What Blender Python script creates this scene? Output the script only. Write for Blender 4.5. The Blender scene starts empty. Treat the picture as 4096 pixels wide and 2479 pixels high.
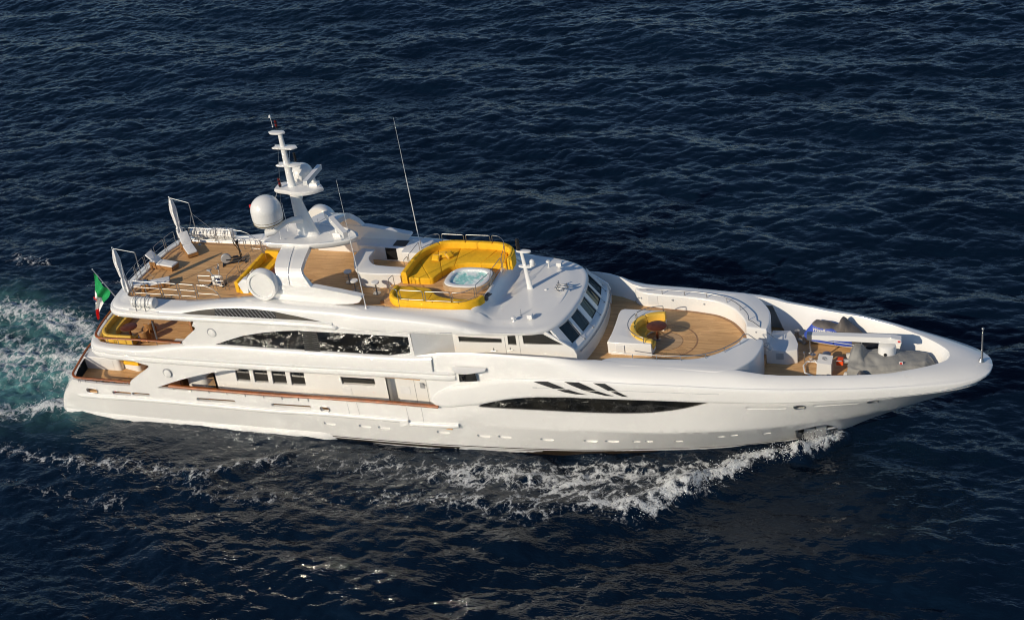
import bpy, bmesh, math, random
import numpy as np
from mathutils import Vector, Matrix
from mathutils.geometry import delaunay_2d_cdt
random.seed(7)
rng = np.random.default_rng(7)
SC = bpy.context.scene
COL = SC.collection
R = math.radians

# ---------------------------------------------------------------- camera, sky, sun, exposure
cd = bpy.data.cameras.new('camera'); cam = bpy.data.objects.new('camera', cd); COL.objects.link(cam)
cd.sensor_width = 36.0; cd.lens = 49.98; cd.clip_start = 1.0; cd.clip_end = 20000.0
def cam_axes(yaw, pitch, roll):
    f = Vector((math.sin(yaw)*math.cos(pitch), math.cos(yaw)*math.cos(pitch), -math.sin(pitch)))
    r = Vector((math.cos(yaw), -math.sin(yaw), 0)); u = r.cross(f)
    return (math.cos(roll)*r+math.sin(roll)*u, -math.sin(roll)*r+math.cos(roll)*u, f)
cr_, cu_, cf_ = cam_axes(-0.398470268, 0.529571527, -0.145298437)
cam.matrix_world = Matrix(((cr_.x, cu_.x, -cf_.x, 60.8058), (cr_.y, cu_.y, -cf_.y, -69.0441), (cr_.z, cu_.z, -cf_.z, 51.3890), (0, 0, 0, 1)))
SC.camera = cam

SUN_DIR = Vector((-0.53, -0.85, 0.50)).normalized()      # from the scene towards the sun
sun_el = math.asin(SUN_DIR.z); sun_az = math.atan2(SUN_DIR.x, SUN_DIR.y)
W = bpy.data.worlds.new('World'); SC.world = W; W.use_nodes = True
nt = W.node_tree; nt.nodes.clear()
sky = nt.nodes.new('ShaderNodeTexSky'); sky.sky_type = 'NISHITA'; sky.sun_disc = False
sky.sun_elevation = sun_el; sky.sun_rotation = sun_az; sky.altitude = 50; sky.air_density = 1.0; sky.dust_density = 0.15; sky.ozone_density = 4.5
bg = nt.nodes.new('ShaderNodeBackground'); bg.inputs['Strength'].default_value = 0.086
wo = nt.nodes.new('ShaderNodeOutputWorld')
nt.links.new(sky.outputs[0], bg.inputs[0]); nt.links.new(bg.outputs[0], wo.inputs[0])
sl = bpy.data.lights.new('sun', 'SUN'); sl.energy = 3.65; sl.angle = R(0.6); sl.color = (1.0, 0.87, 0.68)
so = bpy.data.objects.new('sun', sl); COL.objects.link(so)
so.rotation_euler = SUN_DIR.to_track_quat('Z', 'Y').to_euler(); so.location = (0, -60, 80)
SC.view_settings.view_transform = 'Standard'; SC.view_settings.look = 'None'
SC.view_settings.exposure = 0.0; SC.view_settings.gamma = 1.0
SC.cycles.max_bounces = 6; SC.cycles.blur_glossy = 0.0; SC.cycles.sample_clamp_indirect = 0.0; SC.cycles.filter_width = 1.1; SC.cycles.pixel_filter_type = 'BLACKMAN_HARRIS'

# ---------------------------------------------------------------- materials
class NT:
    def __init__(s, name):
        s.m = bpy.data.materials.new(name); s.m.use_nodes = True; s.t = s.m.node_tree
        s.b = s.t.nodes['Principled BSDF']
    def n(s, typ, **kw):
        x = s.t.nodes.new(typ)
        for k, v in kw.items():
            if k.startswith('i_'):
                x.inputs[k[2:].replace('_', ' ')].default_value = v
            else: setattr(x, k, v)
        return x
    def l(s, a, b): s.t.links.new(a, b)
    def ramp(s, fac, stops):
        r = s.n('ShaderNodeValToRGB'); e = r.color_ramp.elements
        while len(e) < len(stops): e.new(0.5)
        for q, (p, c) in zip(e, stops):
            q.position = p; q.color = (*c, 1) if len(c) == 3 else c
        s.l(fac, r.inputs[0]); return r.outputs[0]
    def math(s, op, a, b=None, c=None):
        x = s.n('ShaderNodeMath', operation=op)
        for i, v in enumerate((a, b, c)):
            if v is None: continue
            if isinstance(v, (int, float)): x.inputs[i].default_value = v
            else: s.l(v, x.inputs[i])
        return x.outputs[0]
    def mix(s, f, a, b):
        x = s.n('ShaderNodeMix', data_type='RGBA')
        for i, v in ((0, f), (6, a), (7, b)):
            if isinstance(v, (int, float)): x.inputs[i].default_value = v
            elif isinstance(v, tuple): x.inputs[i].default_value = (*v, 1)
            else: s.l(v, x.inputs[i])
        return x.outputs[2]

def simple(name, col, rough=0.5, metal=0.0, var=0.06, scale=3.0, coat=0.0, bump=0.0, bscale=30.0, spec=None):
    k = NT(name); b = k.b
    tc = k.n('ShaderNodeTexCoord'); no = k.n('ShaderNodeTexNoise'); no.inputs['Scale'].default_value = scale
    no.inputs['Detail'].default_value = 4; k.l(tc.outputs['Object'], no.inputs['Vector'])
    lo = tuple(max(0, c*(1-var)) for c in col); hi = tuple(min(1, c*(1+var)) for c in col)
    k.l(k.ramp(no.outputs['Fac'], [(0.35, lo), (0.65, hi)]), b.inputs['Base Color'])
    b.inputs['Roughness'].default_value = rough; b.inputs['Metallic'].default_value = metal
    b.inputs['Coat Weight'].default_value = coat; b.inputs['Coat Roughness'].default_value = 0.05
    if spec is not None: b.inputs['Specular IOR Level'].default_value = spec
    if bump:
        n2 = k.n('ShaderNodeTexNoise'); n2.inputs['Scale'].default_value = bscale; n2.inputs['Detail'].default_value = 3
        k.l(tc.outputs['Object'], n2.inputs['Vector'])
        bp = k.n('ShaderNodeBump'); bp.inputs['Strength'].default_value = bump; bp.inputs['Distance'].default_value = 0.05
        k.l(n2.outputs['Fac'], bp.inputs['Height']); k.l(bp.outputs[0], b.inputs['Normal'])
    return k.m

M = {}
def gelcoat(name, col):
    k = NT(name); b = k.b; tc = k.n('ShaderNodeTexCoord')
    no = k.n('ShaderNodeTexNoise'); no.inputs['Scale'].default_value = 0.35; no.inputs['Detail'].default_value = 5
    k.l(tc.outputs['Object'], no.inputs['Vector'])
    k.l(k.ramp(no.outputs['Fac'], [(0.3, tuple(c*0.965 for c in col)), (0.7, col)]), b.inputs['Base Color'])
    b.inputs['Roughness'].default_value = 0.32; b.inputs['Coat Weight'].default_value = 0.6; b.inputs['Coat Roughness'].default_value = 0.06
    n2 = k.n('ShaderNodeTexNoise'); n2.inputs['Scale'].default_value = 1.3; n2.inputs['Detail'].default_value = 1
    k.l(tc.outputs['Object'], n2.inputs['Vector'])
    bp = k.n('ShaderNodeBump'); bp.inputs['Strength'].default_value = 0.06; bp.inputs['Distance'].default_value = 0.05
    k.l(n2.outputs['Fac'], bp.inputs['Height']); k.l(bp.outputs[0], b.inputs['Normal'])
    return k.m
M['white'] = gelcoat('white_gelcoat', (0.80, 0.79, 0.76))
M['deckwhite'] = simple('nonskid_white', (0.74, 0.74, 0.73), 0.55, var=0.03, bump=0.1, bscale=60)

def teak(name, a, b_, pitch=0.07, seam=0.35, axis=1, rough=0.6):
    """caulked planks: colour varies plank by plank and along each plank, thin dark seams"""
    k = NT(name); b = k.b; tc = k.n('ShaderNodeTexCoord'); sp = k.n('ShaderNodeSeparateXYZ'); k.l(tc.outputs['Object'], sp.inputs[0])
    v = sp.outputs[axis]; u = sp.outputs[0 if axis == 1 else 1]
    q = k.math('DIVIDE', v, pitch); fl = k.math('FLOOR', q); fr = k.math('FRACT', q)
    wn = k.n('ShaderNodeTexWhiteNoise', noise_dimensions='2D'); cb = k.n('ShaderNodeCombineXYZ')
    off = k.math('MULTIPLY', fl, 3.37)
    seg = k.math('FLOOR', k.math('DIVIDE', k.math('ADD', u, off), 2.2))
    k.l(fl, cb.inputs[0]); k.l(seg, cb.inputs[1]); k.l(cb.outputs[0], wn.inputs[0])
    no = k.n('ShaderNodeTexNoise'); mp = k.n('ShaderNodeMapping'); mp.inputs['Scale'].default_value = (1.2, 14, 1) if axis == 1 else (14, 1.2, 1)
    k.l(tc.outputs['Object'], mp.inputs[0]); k.l(mp.outputs[0], no.inputs['Vector']); no.inputs['Scale'].default_value = 1.5; no.inputs['Detail'].default_value = 5
    f = k.math('ADD', k.math('MULTIPLY', wn.outputs[0], 0.55), k.math('MULTIPLY', no.outputs['Fac'], 0.5))
    c = k.ramp(f, [(0.15, a), (0.85, b_)])
    n3 = k.n('ShaderNodeTexNoise'); n3.inputs['Scale'].default_value = 0.5; n3.inputs['Detail'].default_value = 4; k.l(tc.outputs['Object'], n3.inputs['Vector'])
    c = k.mix(k.ramp(n3.outputs['Fac'], [(0.4, (0, 0, 0)), (0.75, (0.3, 0.3, 0.3))]), c, tuple(x*0.62 for x in a))
    line = k.math('GREATER_THAN', fr, 0.90)
    c = k.mix(k.math('MULTIPLY', line, seam), c, (0.05, 0.03, 0.02))
    k.l(c, b.inputs['Base Color']); b.inputs['Roughness'].default_value = rough
    return k.m
M['teak'] = teak('teak_deck', (0.50, 0.27, 0.105), (0.76, 0.47, 0.215))
M['teak_pale'] = teak('teak_trim', (0.42, 0.27, 0.14), (0.6, 0.41, 0.24), pitch=0.09, seam=0.15)
M['teak_dark'] = simple('teak_margin', (0.30, 0.16, 0.075), 0.55, var=0.15, scale=6)
M['varnish'] = simple('varnished_cap_rail', (0.30, 0.080, 0.014), 0.42, var=0.3, scale=2.0, spec=0.3)
M['mahogany'] = simple('mahogany_table', (0.12, 0.034, 0.014), 0.4, var=0.3, scale=4, spec=0.25)
M['oak'] = simple('pale_varnished_wood', (0.36, 0.15, 0.06), 0.3, var=0.15, scale=5, coat=0.5)
M['steel'] = simple('polished_steel', (0.42, 0.42, 0.42), 0.46, metal=1.0, var=0.03)
M['satin'] = simple('satin_steel', (0.50, 0.51, 0.52), 0.5, metal=1.0, var=0.05)
M['yellow'] = simple('yellow_cushion', (0.86, 0.47, 0.008), 0.75, var=0.08, scale=2, bump=0.35, bscale=5)
M['yellow_pale'] = simple('yellow_leatherette', (0.80, 0.50, 0.07), 0.6, var=0.07, scale=2, bump=0.2, bscale=5)
M['black'] = simple('black_trim', (0.012, 0.012, 0.013), 0.35, var=0.1)
M['louver'] = simple('black_louver_slat', (0.02, 0.021, 0.023), 0.35, var=0.1)
M['bronze'] = simple('bronze_panel', (0.060, 0.052, 0.042), 0.45, var=0.18, scale=1.2)
M['rubber'] = simple('black_rubber', (0.02, 0.02, 0.02), 0.7)
M['redlens'] = simple('red_lantern_glass', (0.16, 0.01, 0.008), 0.2, var=0.1, coat=0.6)
M['red'] = simple('red_paint', (0.65, 0.03, 0.025), 0.5)
M['orange'] = simple('orange_plastic', (0.85, 0.09, 0.015), 0.45)
M['cloth_white'] = simple('white_cushion', (0.74, 0.73, 0.71), 0.85, var=0.05, bump=0.3, bscale=6)
M['cream'] = simple('cream_fabric', (0.68, 0.62, 0.5), 0.85, var=0.06, bump=0.3, bscale=8)
M['wicker'] = simple('wicker', (0.36, 0.17, 0.05), 0.65, var=0.3, scale=22, bump=0.6, bscale=40)
M['cover'] = simple('grey_boat_cover', (0.27, 0.265, 0.245), 0.62, var=0.08, scale=1.4, bump=0.6, bscale=4)
M['cover_brown'] = simple('taupe_cover', (0.13, 0.115, 0.105), 0.7, var=0.12, scale=2, bump=0.5, bscale=5)
M['cover_blue'] = simple('blue_cover', (0.04, 0.085, 0.42), 0.6, var=0.12, scale=2, bump=0.5, bscale=5)
M['navy'] = simple('navy_cover', (0.02, 0.035, 0.09), 0.6)
M['rib'] = simple('inflatable_tube', (0.62, 0.60, 0.55), 0.5)
M['grey'] = simple('grey_plastic', (0.33, 0.34, 0.35), 0.4)
M['gold'] = simple('gold_line', (0.22, 0.17, 0.08), 0.4, metal=0.3)
M['flag_green'] = simple('flag_green', (0.0, 0.27, 0.07), 0.8, bump=0.3, bscale=4)
M['flag_white'] = simple('flag_white', (0.78, 0.78, 0.76), 0.8, bump=0.3, bscale=4)
M['flag_red'] = simple('flag_red', (0.75, 0.03, 0.03), 0.8, bump=0.3, bscale=4)
M['raft'] = simple('raft_fibreglass', (0.74, 0.73, 0.69), 0.35, var=0.04)
M['boot'] = simple('boot_stripe', (0.03, 0.02, 0.012), 0.4)
M['boot_gold'] = simple('boot_stripe_ochre', (0.30, 0.19, 0.06), 0.4)
M['foamwhite'] = simple('foam_white', (0.8, 0.82, 0.83), 0.6, bump=0.5, bscale=8)
M['interior'] = simple('pilot_house_interior', (0.25, 0.19, 0.12), 0.6, var=0.3)
def glassm(name='dark_window_glass', ior=1.9):
    k = NT(name); b = k.b
    tc = k.n('ShaderNodeTexCoord'); no = k.n('ShaderNodeTexNoise'); no.inputs['Scale'].default_value = 0.8; no.inputs['Detail'].default_value = 3
    k.l(tc.outputs['Object'], no.inputs['Vector'])
    k.l(k.ramp(no.outputs['Fac'], [(0.35, (0.004, 0.005, 0.006)), (0.7, (0.022, 0.021, 0.018))]), b.inputs['Base Color'])
    b.inputs['Roughness'].default_value = 0.0; b.inputs['IOR'].default_value = ior
    n2 = k.n('ShaderNodeTexNoise'); n2.inputs['Scale'].default_value = 0.5; n2.inputs['Detail'].default_value = 1
    k.l(tc.outputs['Object'], n2.inputs['Vector'])
    bp = k.n('ShaderNodeBump'); bp.inputs['Strength'].default_value = 0.05; bp.inputs['Distance'].default_value = 0.05
    k.l(n2.outputs['Fac'], bp.inputs['Height']); k.l(bp.outputs[0], b.inputs['Normal'])
    return k.m
M['glass'] = glassm(); M['hull_glass'] = glassm('black_hull_glass', 1.5)
def clearglass():
    k = NT('windscreen_glass'); b = k.b
    b.inputs['Base Color'].default_value = (0.25, 0.30, 0.28, 1); b.inputs['Roughness'].default_value = 0.02
    b.inputs['Transmission Weight'].default_value = 0.35; b.inputs['IOR'].default_value = 1.4
    b.inputs['Base Color'].default_value = (0.035, 0.05, 0.05, 1)
    return k.m
M['screen'] = clearglass()
def poolm():
    k = NT('bubbling_pool_water'); b = k.b; tc = k.n('ShaderNodeTexCoord')
    no = k.n('ShaderNodeTexNoise'); no.inputs['Scale'].default_value = 2.2; no.inputs['Detail'].default_value = 6; no.inputs['Distortion'].default_value = 1.0
    k.l(tc.outputs['Object'], no.inputs['Vector'])
    k.l(k.ramp(no.outputs['Fac'], [(0.33, (0.25, 0.60, 0.54)), (0.50, (0.42, 0.74, 0.68)), (0.60, (0.80, 0.88, 0.86))]), b.inputs['Base Color'])
    b.inputs['Roughness'].default_value = 0.12
    bp = k.n('ShaderNodeBump'); bp.inputs['Strength'].default_value = 0.8; bp.inputs['Distance'].default_value = 0.08
    k.l(no.outputs['Fac'], bp.inputs['Height']); k.l(bp.outputs[0], b.inputs['Normal'])
    return k.m
M['pool'] = poolm()

# ---------------------------------------------------------------- mesh helpers
class MB:
    def __init__(s): s.v = []; s.f = []; s.mi = []; s.cur = 0; s.half = None
    def add(s, vs, fs):
        o = len(s.v); s.v += [tuple(float(c) for c in p) for p in vs]
        s.f += [tuple(i+o for i in f) for f in fs]; s.mi += [s.cur]*len(fs); return s
    def box(s, x0, x1, y0, y1, z0, z1):
        vs = [(x0,y0,z0),(x1,y0,z0),(x1,y1,z0),(x0,y1,z0),(x0,y0,z1),(x1,y0,z1),(x1,y1,z1),(x0,y1,z1)]
        return s.add(vs, [(3,2,1,0),(4,5,6,7),(0,1,5,4),(1,2,6,5),(2,3,7,6),(3,0,4,7)])
    def hexa(s, p):   # 8 corner points: bottom 4 (ccw from above) then top 4
        return s.add(p, [(3,2,1,0),(4,5,6,7),(0,1,5,4),(1,2,6,5),(2,3,7,6),(3,0,4,7)])
    def tube(s, path, r, n=8, closed=False, cap=True):
        P_ = [Vector(p) for p in path]; m = len(P_); rs = r if isinstance(r, (list, tuple)) else [r]*m
        t0 = (P_[1]-P_[0]).normalized(); up = Vector((0,0,1)) if abs(t0.z) < 0.9 else Vector((1,0,0))
        a = t0.cross(up).normalized(); vs = []
        for i in range(m):
            t = (P_[(i+1) % m]-P_[i-1]) if closed else (P_[min(i+1,m-1)]-P_[max(i-1,0)])
            t.normalize(); a = (a - t*a.dot(t)); a.normalize(); b = t.cross(a)
            for k in range(n):
                w = 2*math.pi*k/n; vs.append(P_[i]+(a*math.cos(w)+b*math.sin(w))*rs[i])
        fs = []
        for i in range(m if closed else m-1):
            for k in range(n):
                j = (i+1) % m; fs.append((i*n+k, i*n+(k+1)%n, j*n+(k+1)%n, j*n+k))
        if not closed and cap:
            fs.append(tuple(range(n-1,-1,-1))); fs.append(tuple((m-1)*n+k for k in range(n)))
        return s.add(vs, fs)
    def lathe(s, prof, c=(0,0,0), n=24, axis=(0,0,1)):  # prof: (r, h)
        ax = Vector(axis).normalized(); up = Vector((0,0,1)) if abs(ax.z) < 0.9 else Vector((1,0,0))
        a = up.cross(ax).normalized() if abs(ax.z) < 0.9 else Vector((1,0,0)); b = ax.cross(a); c = Vector(c)
        vs = []
        for r_, h in prof:
            for k in range(n):
                w = 2*math.pi*k/n; vs.append(c+ax*h+(a*math.cos(w)+b*math.sin(w))*max(r_, 1e-4))
        fs = []
        for i in range(len(prof)-1):
            for k in range(n): fs.append((i*n+k, i*n+(k+1)%n, (i+1)*n+(k+1)%n, (i+1)*n+k))
        fs.append(tuple(range(n-1,-1,-1))); fs.append(tuple((len(prof)-1)*n+k for k in range(n)))
        return s.add(vs, fs)
    def loft(s, rows, closed=False, cap=False):
        n = len(rows[0]); vs = [p for r_ in rows for p in r_]; fs = []
        for i in range(len(rows)-1):
            for k in range(n if closed else n-1): fs.append((i*n+k, i*n+(k+1)%n, (i+1)*n+(k+1)%n, (i+1)*n+k))
        if cap: fs.append(tuple(range(n-1,-1,-1))); fs.append(tuple((len(rows)-1)*n+k for k in range(n)))
        return s.add(vs, fs)
    def prism(s, outline, z0, z1, bev=0.0, inset=None):
        """outline: xy list; z1 may be a function of (x,y). optional rounded top edge"""
        zt = z1 if callable(z1) else (lambda x, y: z1); o = [Vector((p[0], p[1])) for p in outline]; n = len(o)
        area = sum(o[i].x*o[(i+1)%n].y-o[(i+1)%n].x*o[i].y for i in range(n))
        if area < 0: o.reverse()
        def off(d):
            res = []
            for i in range(n):
                a = (o[i]-o[i-1]); b = (o[(i+1)%n]-o[i])
                a = a.normalized() if a.length > 1e-9 else Vector((1,0)); b = b.normalized() if b.length > 1e-9 else a
                na = Vector((-a.y, a.x)); nb = Vector((-b.y, b.x)); m_ = na+nb
                m_ = m_.normalized() if m_.length > 1e-6 else na
                res.append(o[i]+m_*(d/max(0.5, m_.dot(na))))
            return res
        rows = [[(p.x, p.y, z0) for p in o]]
        if bev > 0:
            for t in (0, 30, 60, 90):
                q = off(bev*(1-math.cos(R(t)))); rows.append([(p.x, p.y, zt(p.x, p.y)-bev*(1-math.sin(R(t)))) for p in q])
        else: rows.append([(p.x, p.y, zt(p.x, p.y)) for p in o])
        vs = [p for r_ in rows for p in r_]; fs = []
        for i in range(len(rows)-1):
            for k in range(n): fs.append((i*n+k, i*n+(k+1)%n, (i+1)*n+(k+1)%n, (i+1)*n+k))
        fs.append(tuple(range(n-1,-1,-1))); fs.append(tuple((len(rows)-1)*n+k for k in range(n)))
        return s.add(vs, fs)
    def mirror(s):
        o = len(s.v); s.half = (o, len(s.f)); s.v += [(x, -y, z) for x, y, z in s.v]
        s.f += [tuple(i+o for i in reversed(f)) for f in s.f]; s.mi += list(s.mi); return s
    def xf(s, mat):
        s.v = [tuple(mat @ Vector(p)) for p in s.v]; return s

PAIR = {}
ONE = ('hull', 'bulwark_shell', 'upper_deck_belt', 'upper_bulwark', 'wheelhouse', 'sundeck_shell', 'sundeck_belt', 'foredeck_coaming', 'cap_rail', 'hardtop', 'sundeck_roof')
def islands(mb):
    par = list(range(len(mb.v)))
    def find(a):
        while par[a] != a: par[a] = par[par[a]]; a = par[a]
        return a
    for f in mb.f:
        r_ = find(f[0])
        for i in f[1:]: par[find(i)] = r_
    out = {}
    for j, f in enumerate(mb.f): out.setdefault(find(f[0]), []).append(j)
    res = []
    for fl in out.values():
        q = MB(); mp = {}
        for j in fl:
            for i in mb.f[j]:
                if i not in mp: mp[i] = len(q.v); q.v.append(mb.v[i])
            q.f.append(tuple(mp[i] for i in mb.f[j])); q.mi.append(mb.mi[j])
        res.append(q)
    return res
def obj(name, mb, mat, parent=None, smooth=35, loc=(0,0,0), rot=(0,0,0), recalc=False, split=False, weld=False):
    """one mesh object; a mirrored mesh becomes a starboard and a port object, split=True gives each loose piece its own object"""
    if mb.half and name not in ONE:
        nv, nf = mb.half; a = MB(); a.v = mb.v[:nv]; a.f = mb.f[:nf]; a.mi = mb.mi[:nf]
        b = MB(); b.v = mb.v[nv:]; b.f = [tuple(i-nv for i in f) for f in mb.f[nf:]]; b.mi = mb.mi[nf:]
        oa = obj(name, a, mat, parent, smooth, loc, rot, recalc, split); ob = obj(name, b, mat, PAIR.get(parent, parent), smooth, loc, rot, recalc, split); PAIR[oa] = ob; return oa
    if split:
        os_ = [obj(name, q, mat, parent, smooth, loc, rot, recalc) for q in islands(mb)]; return os_[0]
    me = bpy.data.meshes.new(name); me.from_pydata(mb.v, [], mb.f)
    mats = mat if isinstance(mat, (list, tuple)) else [mat]
    for m_ in mats: me.materials.append(M[m_])
    if len(mats) > 1: me.polygons.foreach_set('material_index', mb.mi)
    if weld:
        bm = bmesh.new(); bm.from_mesh(me); bmesh.ops.remove_doubles(bm, verts=bm.verts, dist=0.004); bm.to_mesh(me); bm.free()
    if recalc:
        bm = bmesh.new(); bm.from_mesh(me); bmesh.ops.remove_doubles(bm, verts=bm.verts, dist=1e-4)
        bmesh.ops.recalc_face_normals(bm, faces=bm.faces); bm.to_mesh(me); bm.free()
    if smooth:
        me.polygons.foreach_set('use_smooth', [True]*len(me.polygons)); me.set_sharp_from_angle(angle=R(smooth))
    me.update(); o = bpy.data.objects.new(name, me); COL.objects.link(o); o.location = loc; o.rotation_euler = rot
    if parent: o.parent = parent
    return o
def tag(o, label=None, cat=None, group=None, kind=None):
    for k, v in (('label', label), ('category', cat), ('group', group), ('kind', kind)):
        if v: o[k] = v
    return o
def empty(name, loc, label, cat, group=None, rz=0.0):
    o = bpy.data.objects.new(name, None); COL.objects.link(o); o.location = loc; o.rotation_euler = (0, 0, rz)
    o.empty_display_size = 0.3; tag(o, label, cat, group); return o
def copy_thing(src, loc, rz, label):
    def cp(o, par):
        c = o.copy(); COL.objects.link(c)
        if par: c.parent = par
        for ch in [q for q in list(COL.objects) if q.parent == o]: cp(ch, c)
        return c
    r_ = cp(src, None); r_.location = loc; r_.rotation_euler = (0, 0, rz); r_['label'] = label
    return r_
def crv(pts, n):
    """Catmull-Rom through points, n samples evenly along the chord length"""
    p = np.array(pts, float); d = np.r_[0, np.cumsum(np.linalg.norm(np.diff(p, axis=0), axis=1))]
    return herm(d, p, np.linspace(0, d[-1], n))
def herm(t, p, q):
    t = np.asarray(t, float); p = np.asarray(p, float); one = p.ndim == 1
    if one: p = p[:, None]
    h = np.diff(t)[:, None]; s_ = np.diff(p, axis=0)/h
    m = np.zeros_like(p); m[0] = s_[0]; m[-1] = s_[-1]
    if len(t) > 2:
        a, b = s_[:-1], s_[1:]; w = (h[:-1]+h[1:])
        mm = (a*h[1:]+b*h[:-1])/w
        lim = 3*np.minimum(abs(a), abs(b)); mm = np.clip(mm, -lim, lim); mm[(a*b) < 0] = 0
        m[1:-1] = mm
    q = np.asarray(q, float); i = np.clip(np.searchsorted(t, q, 'right')-1, 0, len(t)-2)
    hh = (t[i+1]-t[i])[:, None]; u = np.clip((q-t[i])[:, None]/hh, 0, 1)
    r_ = (2*u**3-3*u**2+1)*p[i]+(u**3-2*u**2+u)*hh*m[i]+(-2*u**3+3*u**2)*p[i+1]+(u**3-u**2)*hh*m[i+1]
    return r_[:, 0] if one else r_
class F1:
    """smooth function of x through (x, value) knots"""
    def __init__(s, *k): s.t = [a for a, _ in k]; s.p = [b for _, b in k]
    def __call__(s, x):
        r_ = herm(s.t, s.p, np.atleast_1d(np.clip(x, s.t[0], s.t[-1]))); return float(r_[0]) if np.ndim(x) == 0 else r_
def rpath(pts, r=0.12, n=5, closed=False):
    """polyline with rounded corners"""
    P_ = [Vector(p) for p in pts]; m = len(P_); out = []
    for i in range(m):
        if not closed and i in (0, m-1): out.append(tuple(P_[i])); continue
        a = P_[i-1]-P_[i]; b = P_[(i+1) % m]-P_[i]; d = min(r, a.length*0.49, b.length*0.49)
        pa = P_[i]+a.normalized()*d; pb = P_[i]+b.normalized()*d
        for k in range(n+1):
            t = k/n; out.append(tuple(pa*(1-t)**2+P_[i]*2*t*(1-t)+pb*t*t))
    return out
def sweep_out(path, prof, cap=True):
    """profile (outward offset, z offset) carried along a path; outward is to the right of travel"""
    P_ = [Vector(p) for p in path]; rows = []
    for i, p in enumerate(P_):
        t = P_[min(i+1, len(P_)-1)]-P_[max(i-1, 0)]; t.z = 0; t.normalize(); n_ = Vector((t.y, -t.x, 0))
        rows.append([tuple(p+n_*o+Vector((0, 0, z))) for o, z in prof])
    mb = MB(); mb.loft(rows, closed=True, cap=cap); return mb
def plate(outline, holes, yf, step=0.5, lines=(), thick=0.0, reveal=0.15, inner=False):
    """surface over an (x,z) region with holes, bent to y = yf(x,z); holes get reveals going inwards (+y)"""
    pts, edges = [], []
    def addloop(lp, closed=True):
        o = len(pts); dense = []
        n_ = len(lp)
        for i in range(n_ if closed else n_-1):
            a, b = lp[i], lp[(i+1) % n_]; L_ = math.hypot(b[0]-a[0], b[1]-a[1]); k = max(1, int(L_/step))
            for j in range(k): dense.append((a[0]+(b[0]-a[0])*j/k, a[1]+(b[1]-a[1])*j/k))
        if not closed: dense.append(lp[-1])
        for q in dense: pts.append(Vector(q))
        m = len(dense)
        for i in range(m if closed else m-1): edges.append((o+i, o+(i+1) % m))
        return dense
    ol = addloop(outline); hs = [addloop(h) for h in holes]
    for ln in lines: addloop(ln, False)
    def inside(x, z, lp):
        c = False; j = len(lp)-1
        for i in range(len(lp)):
            if (lp[i][1] > z) != (lp[j][1] > z) and x < (lp[j][0]-lp[i][0])*(z-lp[i][1])/(lp[j][1]-lp[i][1])+lp[i][0]: c = not c
            j = i
        return c
    xs = [p[0] for p in ol]; zs = [p[1] for p in ol]
    nx = int((max(xs)-min(xs))/step); nz = int((max(zs)-min(zs))/(step*0.8))
    for i in range(1, nx):
        for j in range(1, nz):
            x = min(xs)+i*step; z = min(zs)+j*step*0.8
            if inside(x, z, ol) and not any(inside(x, z, h) for h in hs): pts.append(Vector((x, z)))
    vo, eo, fo, _, _, _ = delaunay_2d_cdt(pts, edges, [], 0, 1e-5)
    mb = MB(); keep = []
    for f in fo:
        cx = sum(vo[i].x for i in f)/len(f); cz = sum(vo[i].y for i in f)/len(f)
        if inside(cx, cz, ol) and not any(inside(cx, cz, h) for h in hs):
            if sum(vo[f[i]].x*vo[f[(i+1)%3]].y-vo[f[(i+1)%3]].x*vo[f[i]].y for i in range(3)) < 0: f = tuple(reversed(f))
            keep.append(tuple(f))
    V3 = [(p.x, yf(p.x, p.y), p.y) for p in vo]
    mb.add(V3, keep)
    if thick:
        mb.add([(x, y+thick, z) for x, y, z in V3], [tuple(reversed(f)) for f in keep])
        for lp, sgn in [(ol, 1)]+[(h, -1) for h in hs]:
            a = sum(lp[i][0]*lp[(i+1)%len(lp)][1]-lp[(i+1)%len(lp)][0]*lp[i][1] for i in range(len(lp)))
            if a*sgn < 0: lp = lp[::-1]
            n_ = len(lp); fr = [(x, yf(x, z), z) for x, z in lp]; bk = [(x, yf(x, z)+thick, z) for x, z in lp]
            mb.add(fr+bk, [(i, n_+i, n_+(i+1)%n_, (i+1)%n_) for i in range(n_)])
    return mb
def oval(cx, cz, a, b, n=20, p=2.6, tilt=0.0):
    out = []
    for k in range(n):
        w = 2*math.pi*k/n; c_, s_ = math.cos(w), math.sin(w)
        x = a*math.copysign(abs(c_)**(2/p), c_); z = b*math.copysign(abs(s_)**(2/p), s_)
        out.append((cx+x*math.cos(tilt)-z*math.sin(tilt), cz+x*math.sin(tilt)+z*math.cos(tilt)))
    return out
def stadium(x0, z0, x1, z1, r, n=6):
    """capsule between two centres"""
    d = math.atan2(z1-z0, x1-x0); out = []
    for (cx, cz, s0) in ((x1, z1, -math.pi/2), (x0, z0, math.pi/2)):
        for k in range(n+1):
            w = d+s0+math.pi*k/n; out.append((cx+r*math.cos(w), cz+r*math.sin(w)))
    return out
def xz(l): return [(p[0], p[2]) for p in l]
def xy(l): return [(p[0], p[1]) for p in l]

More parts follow.
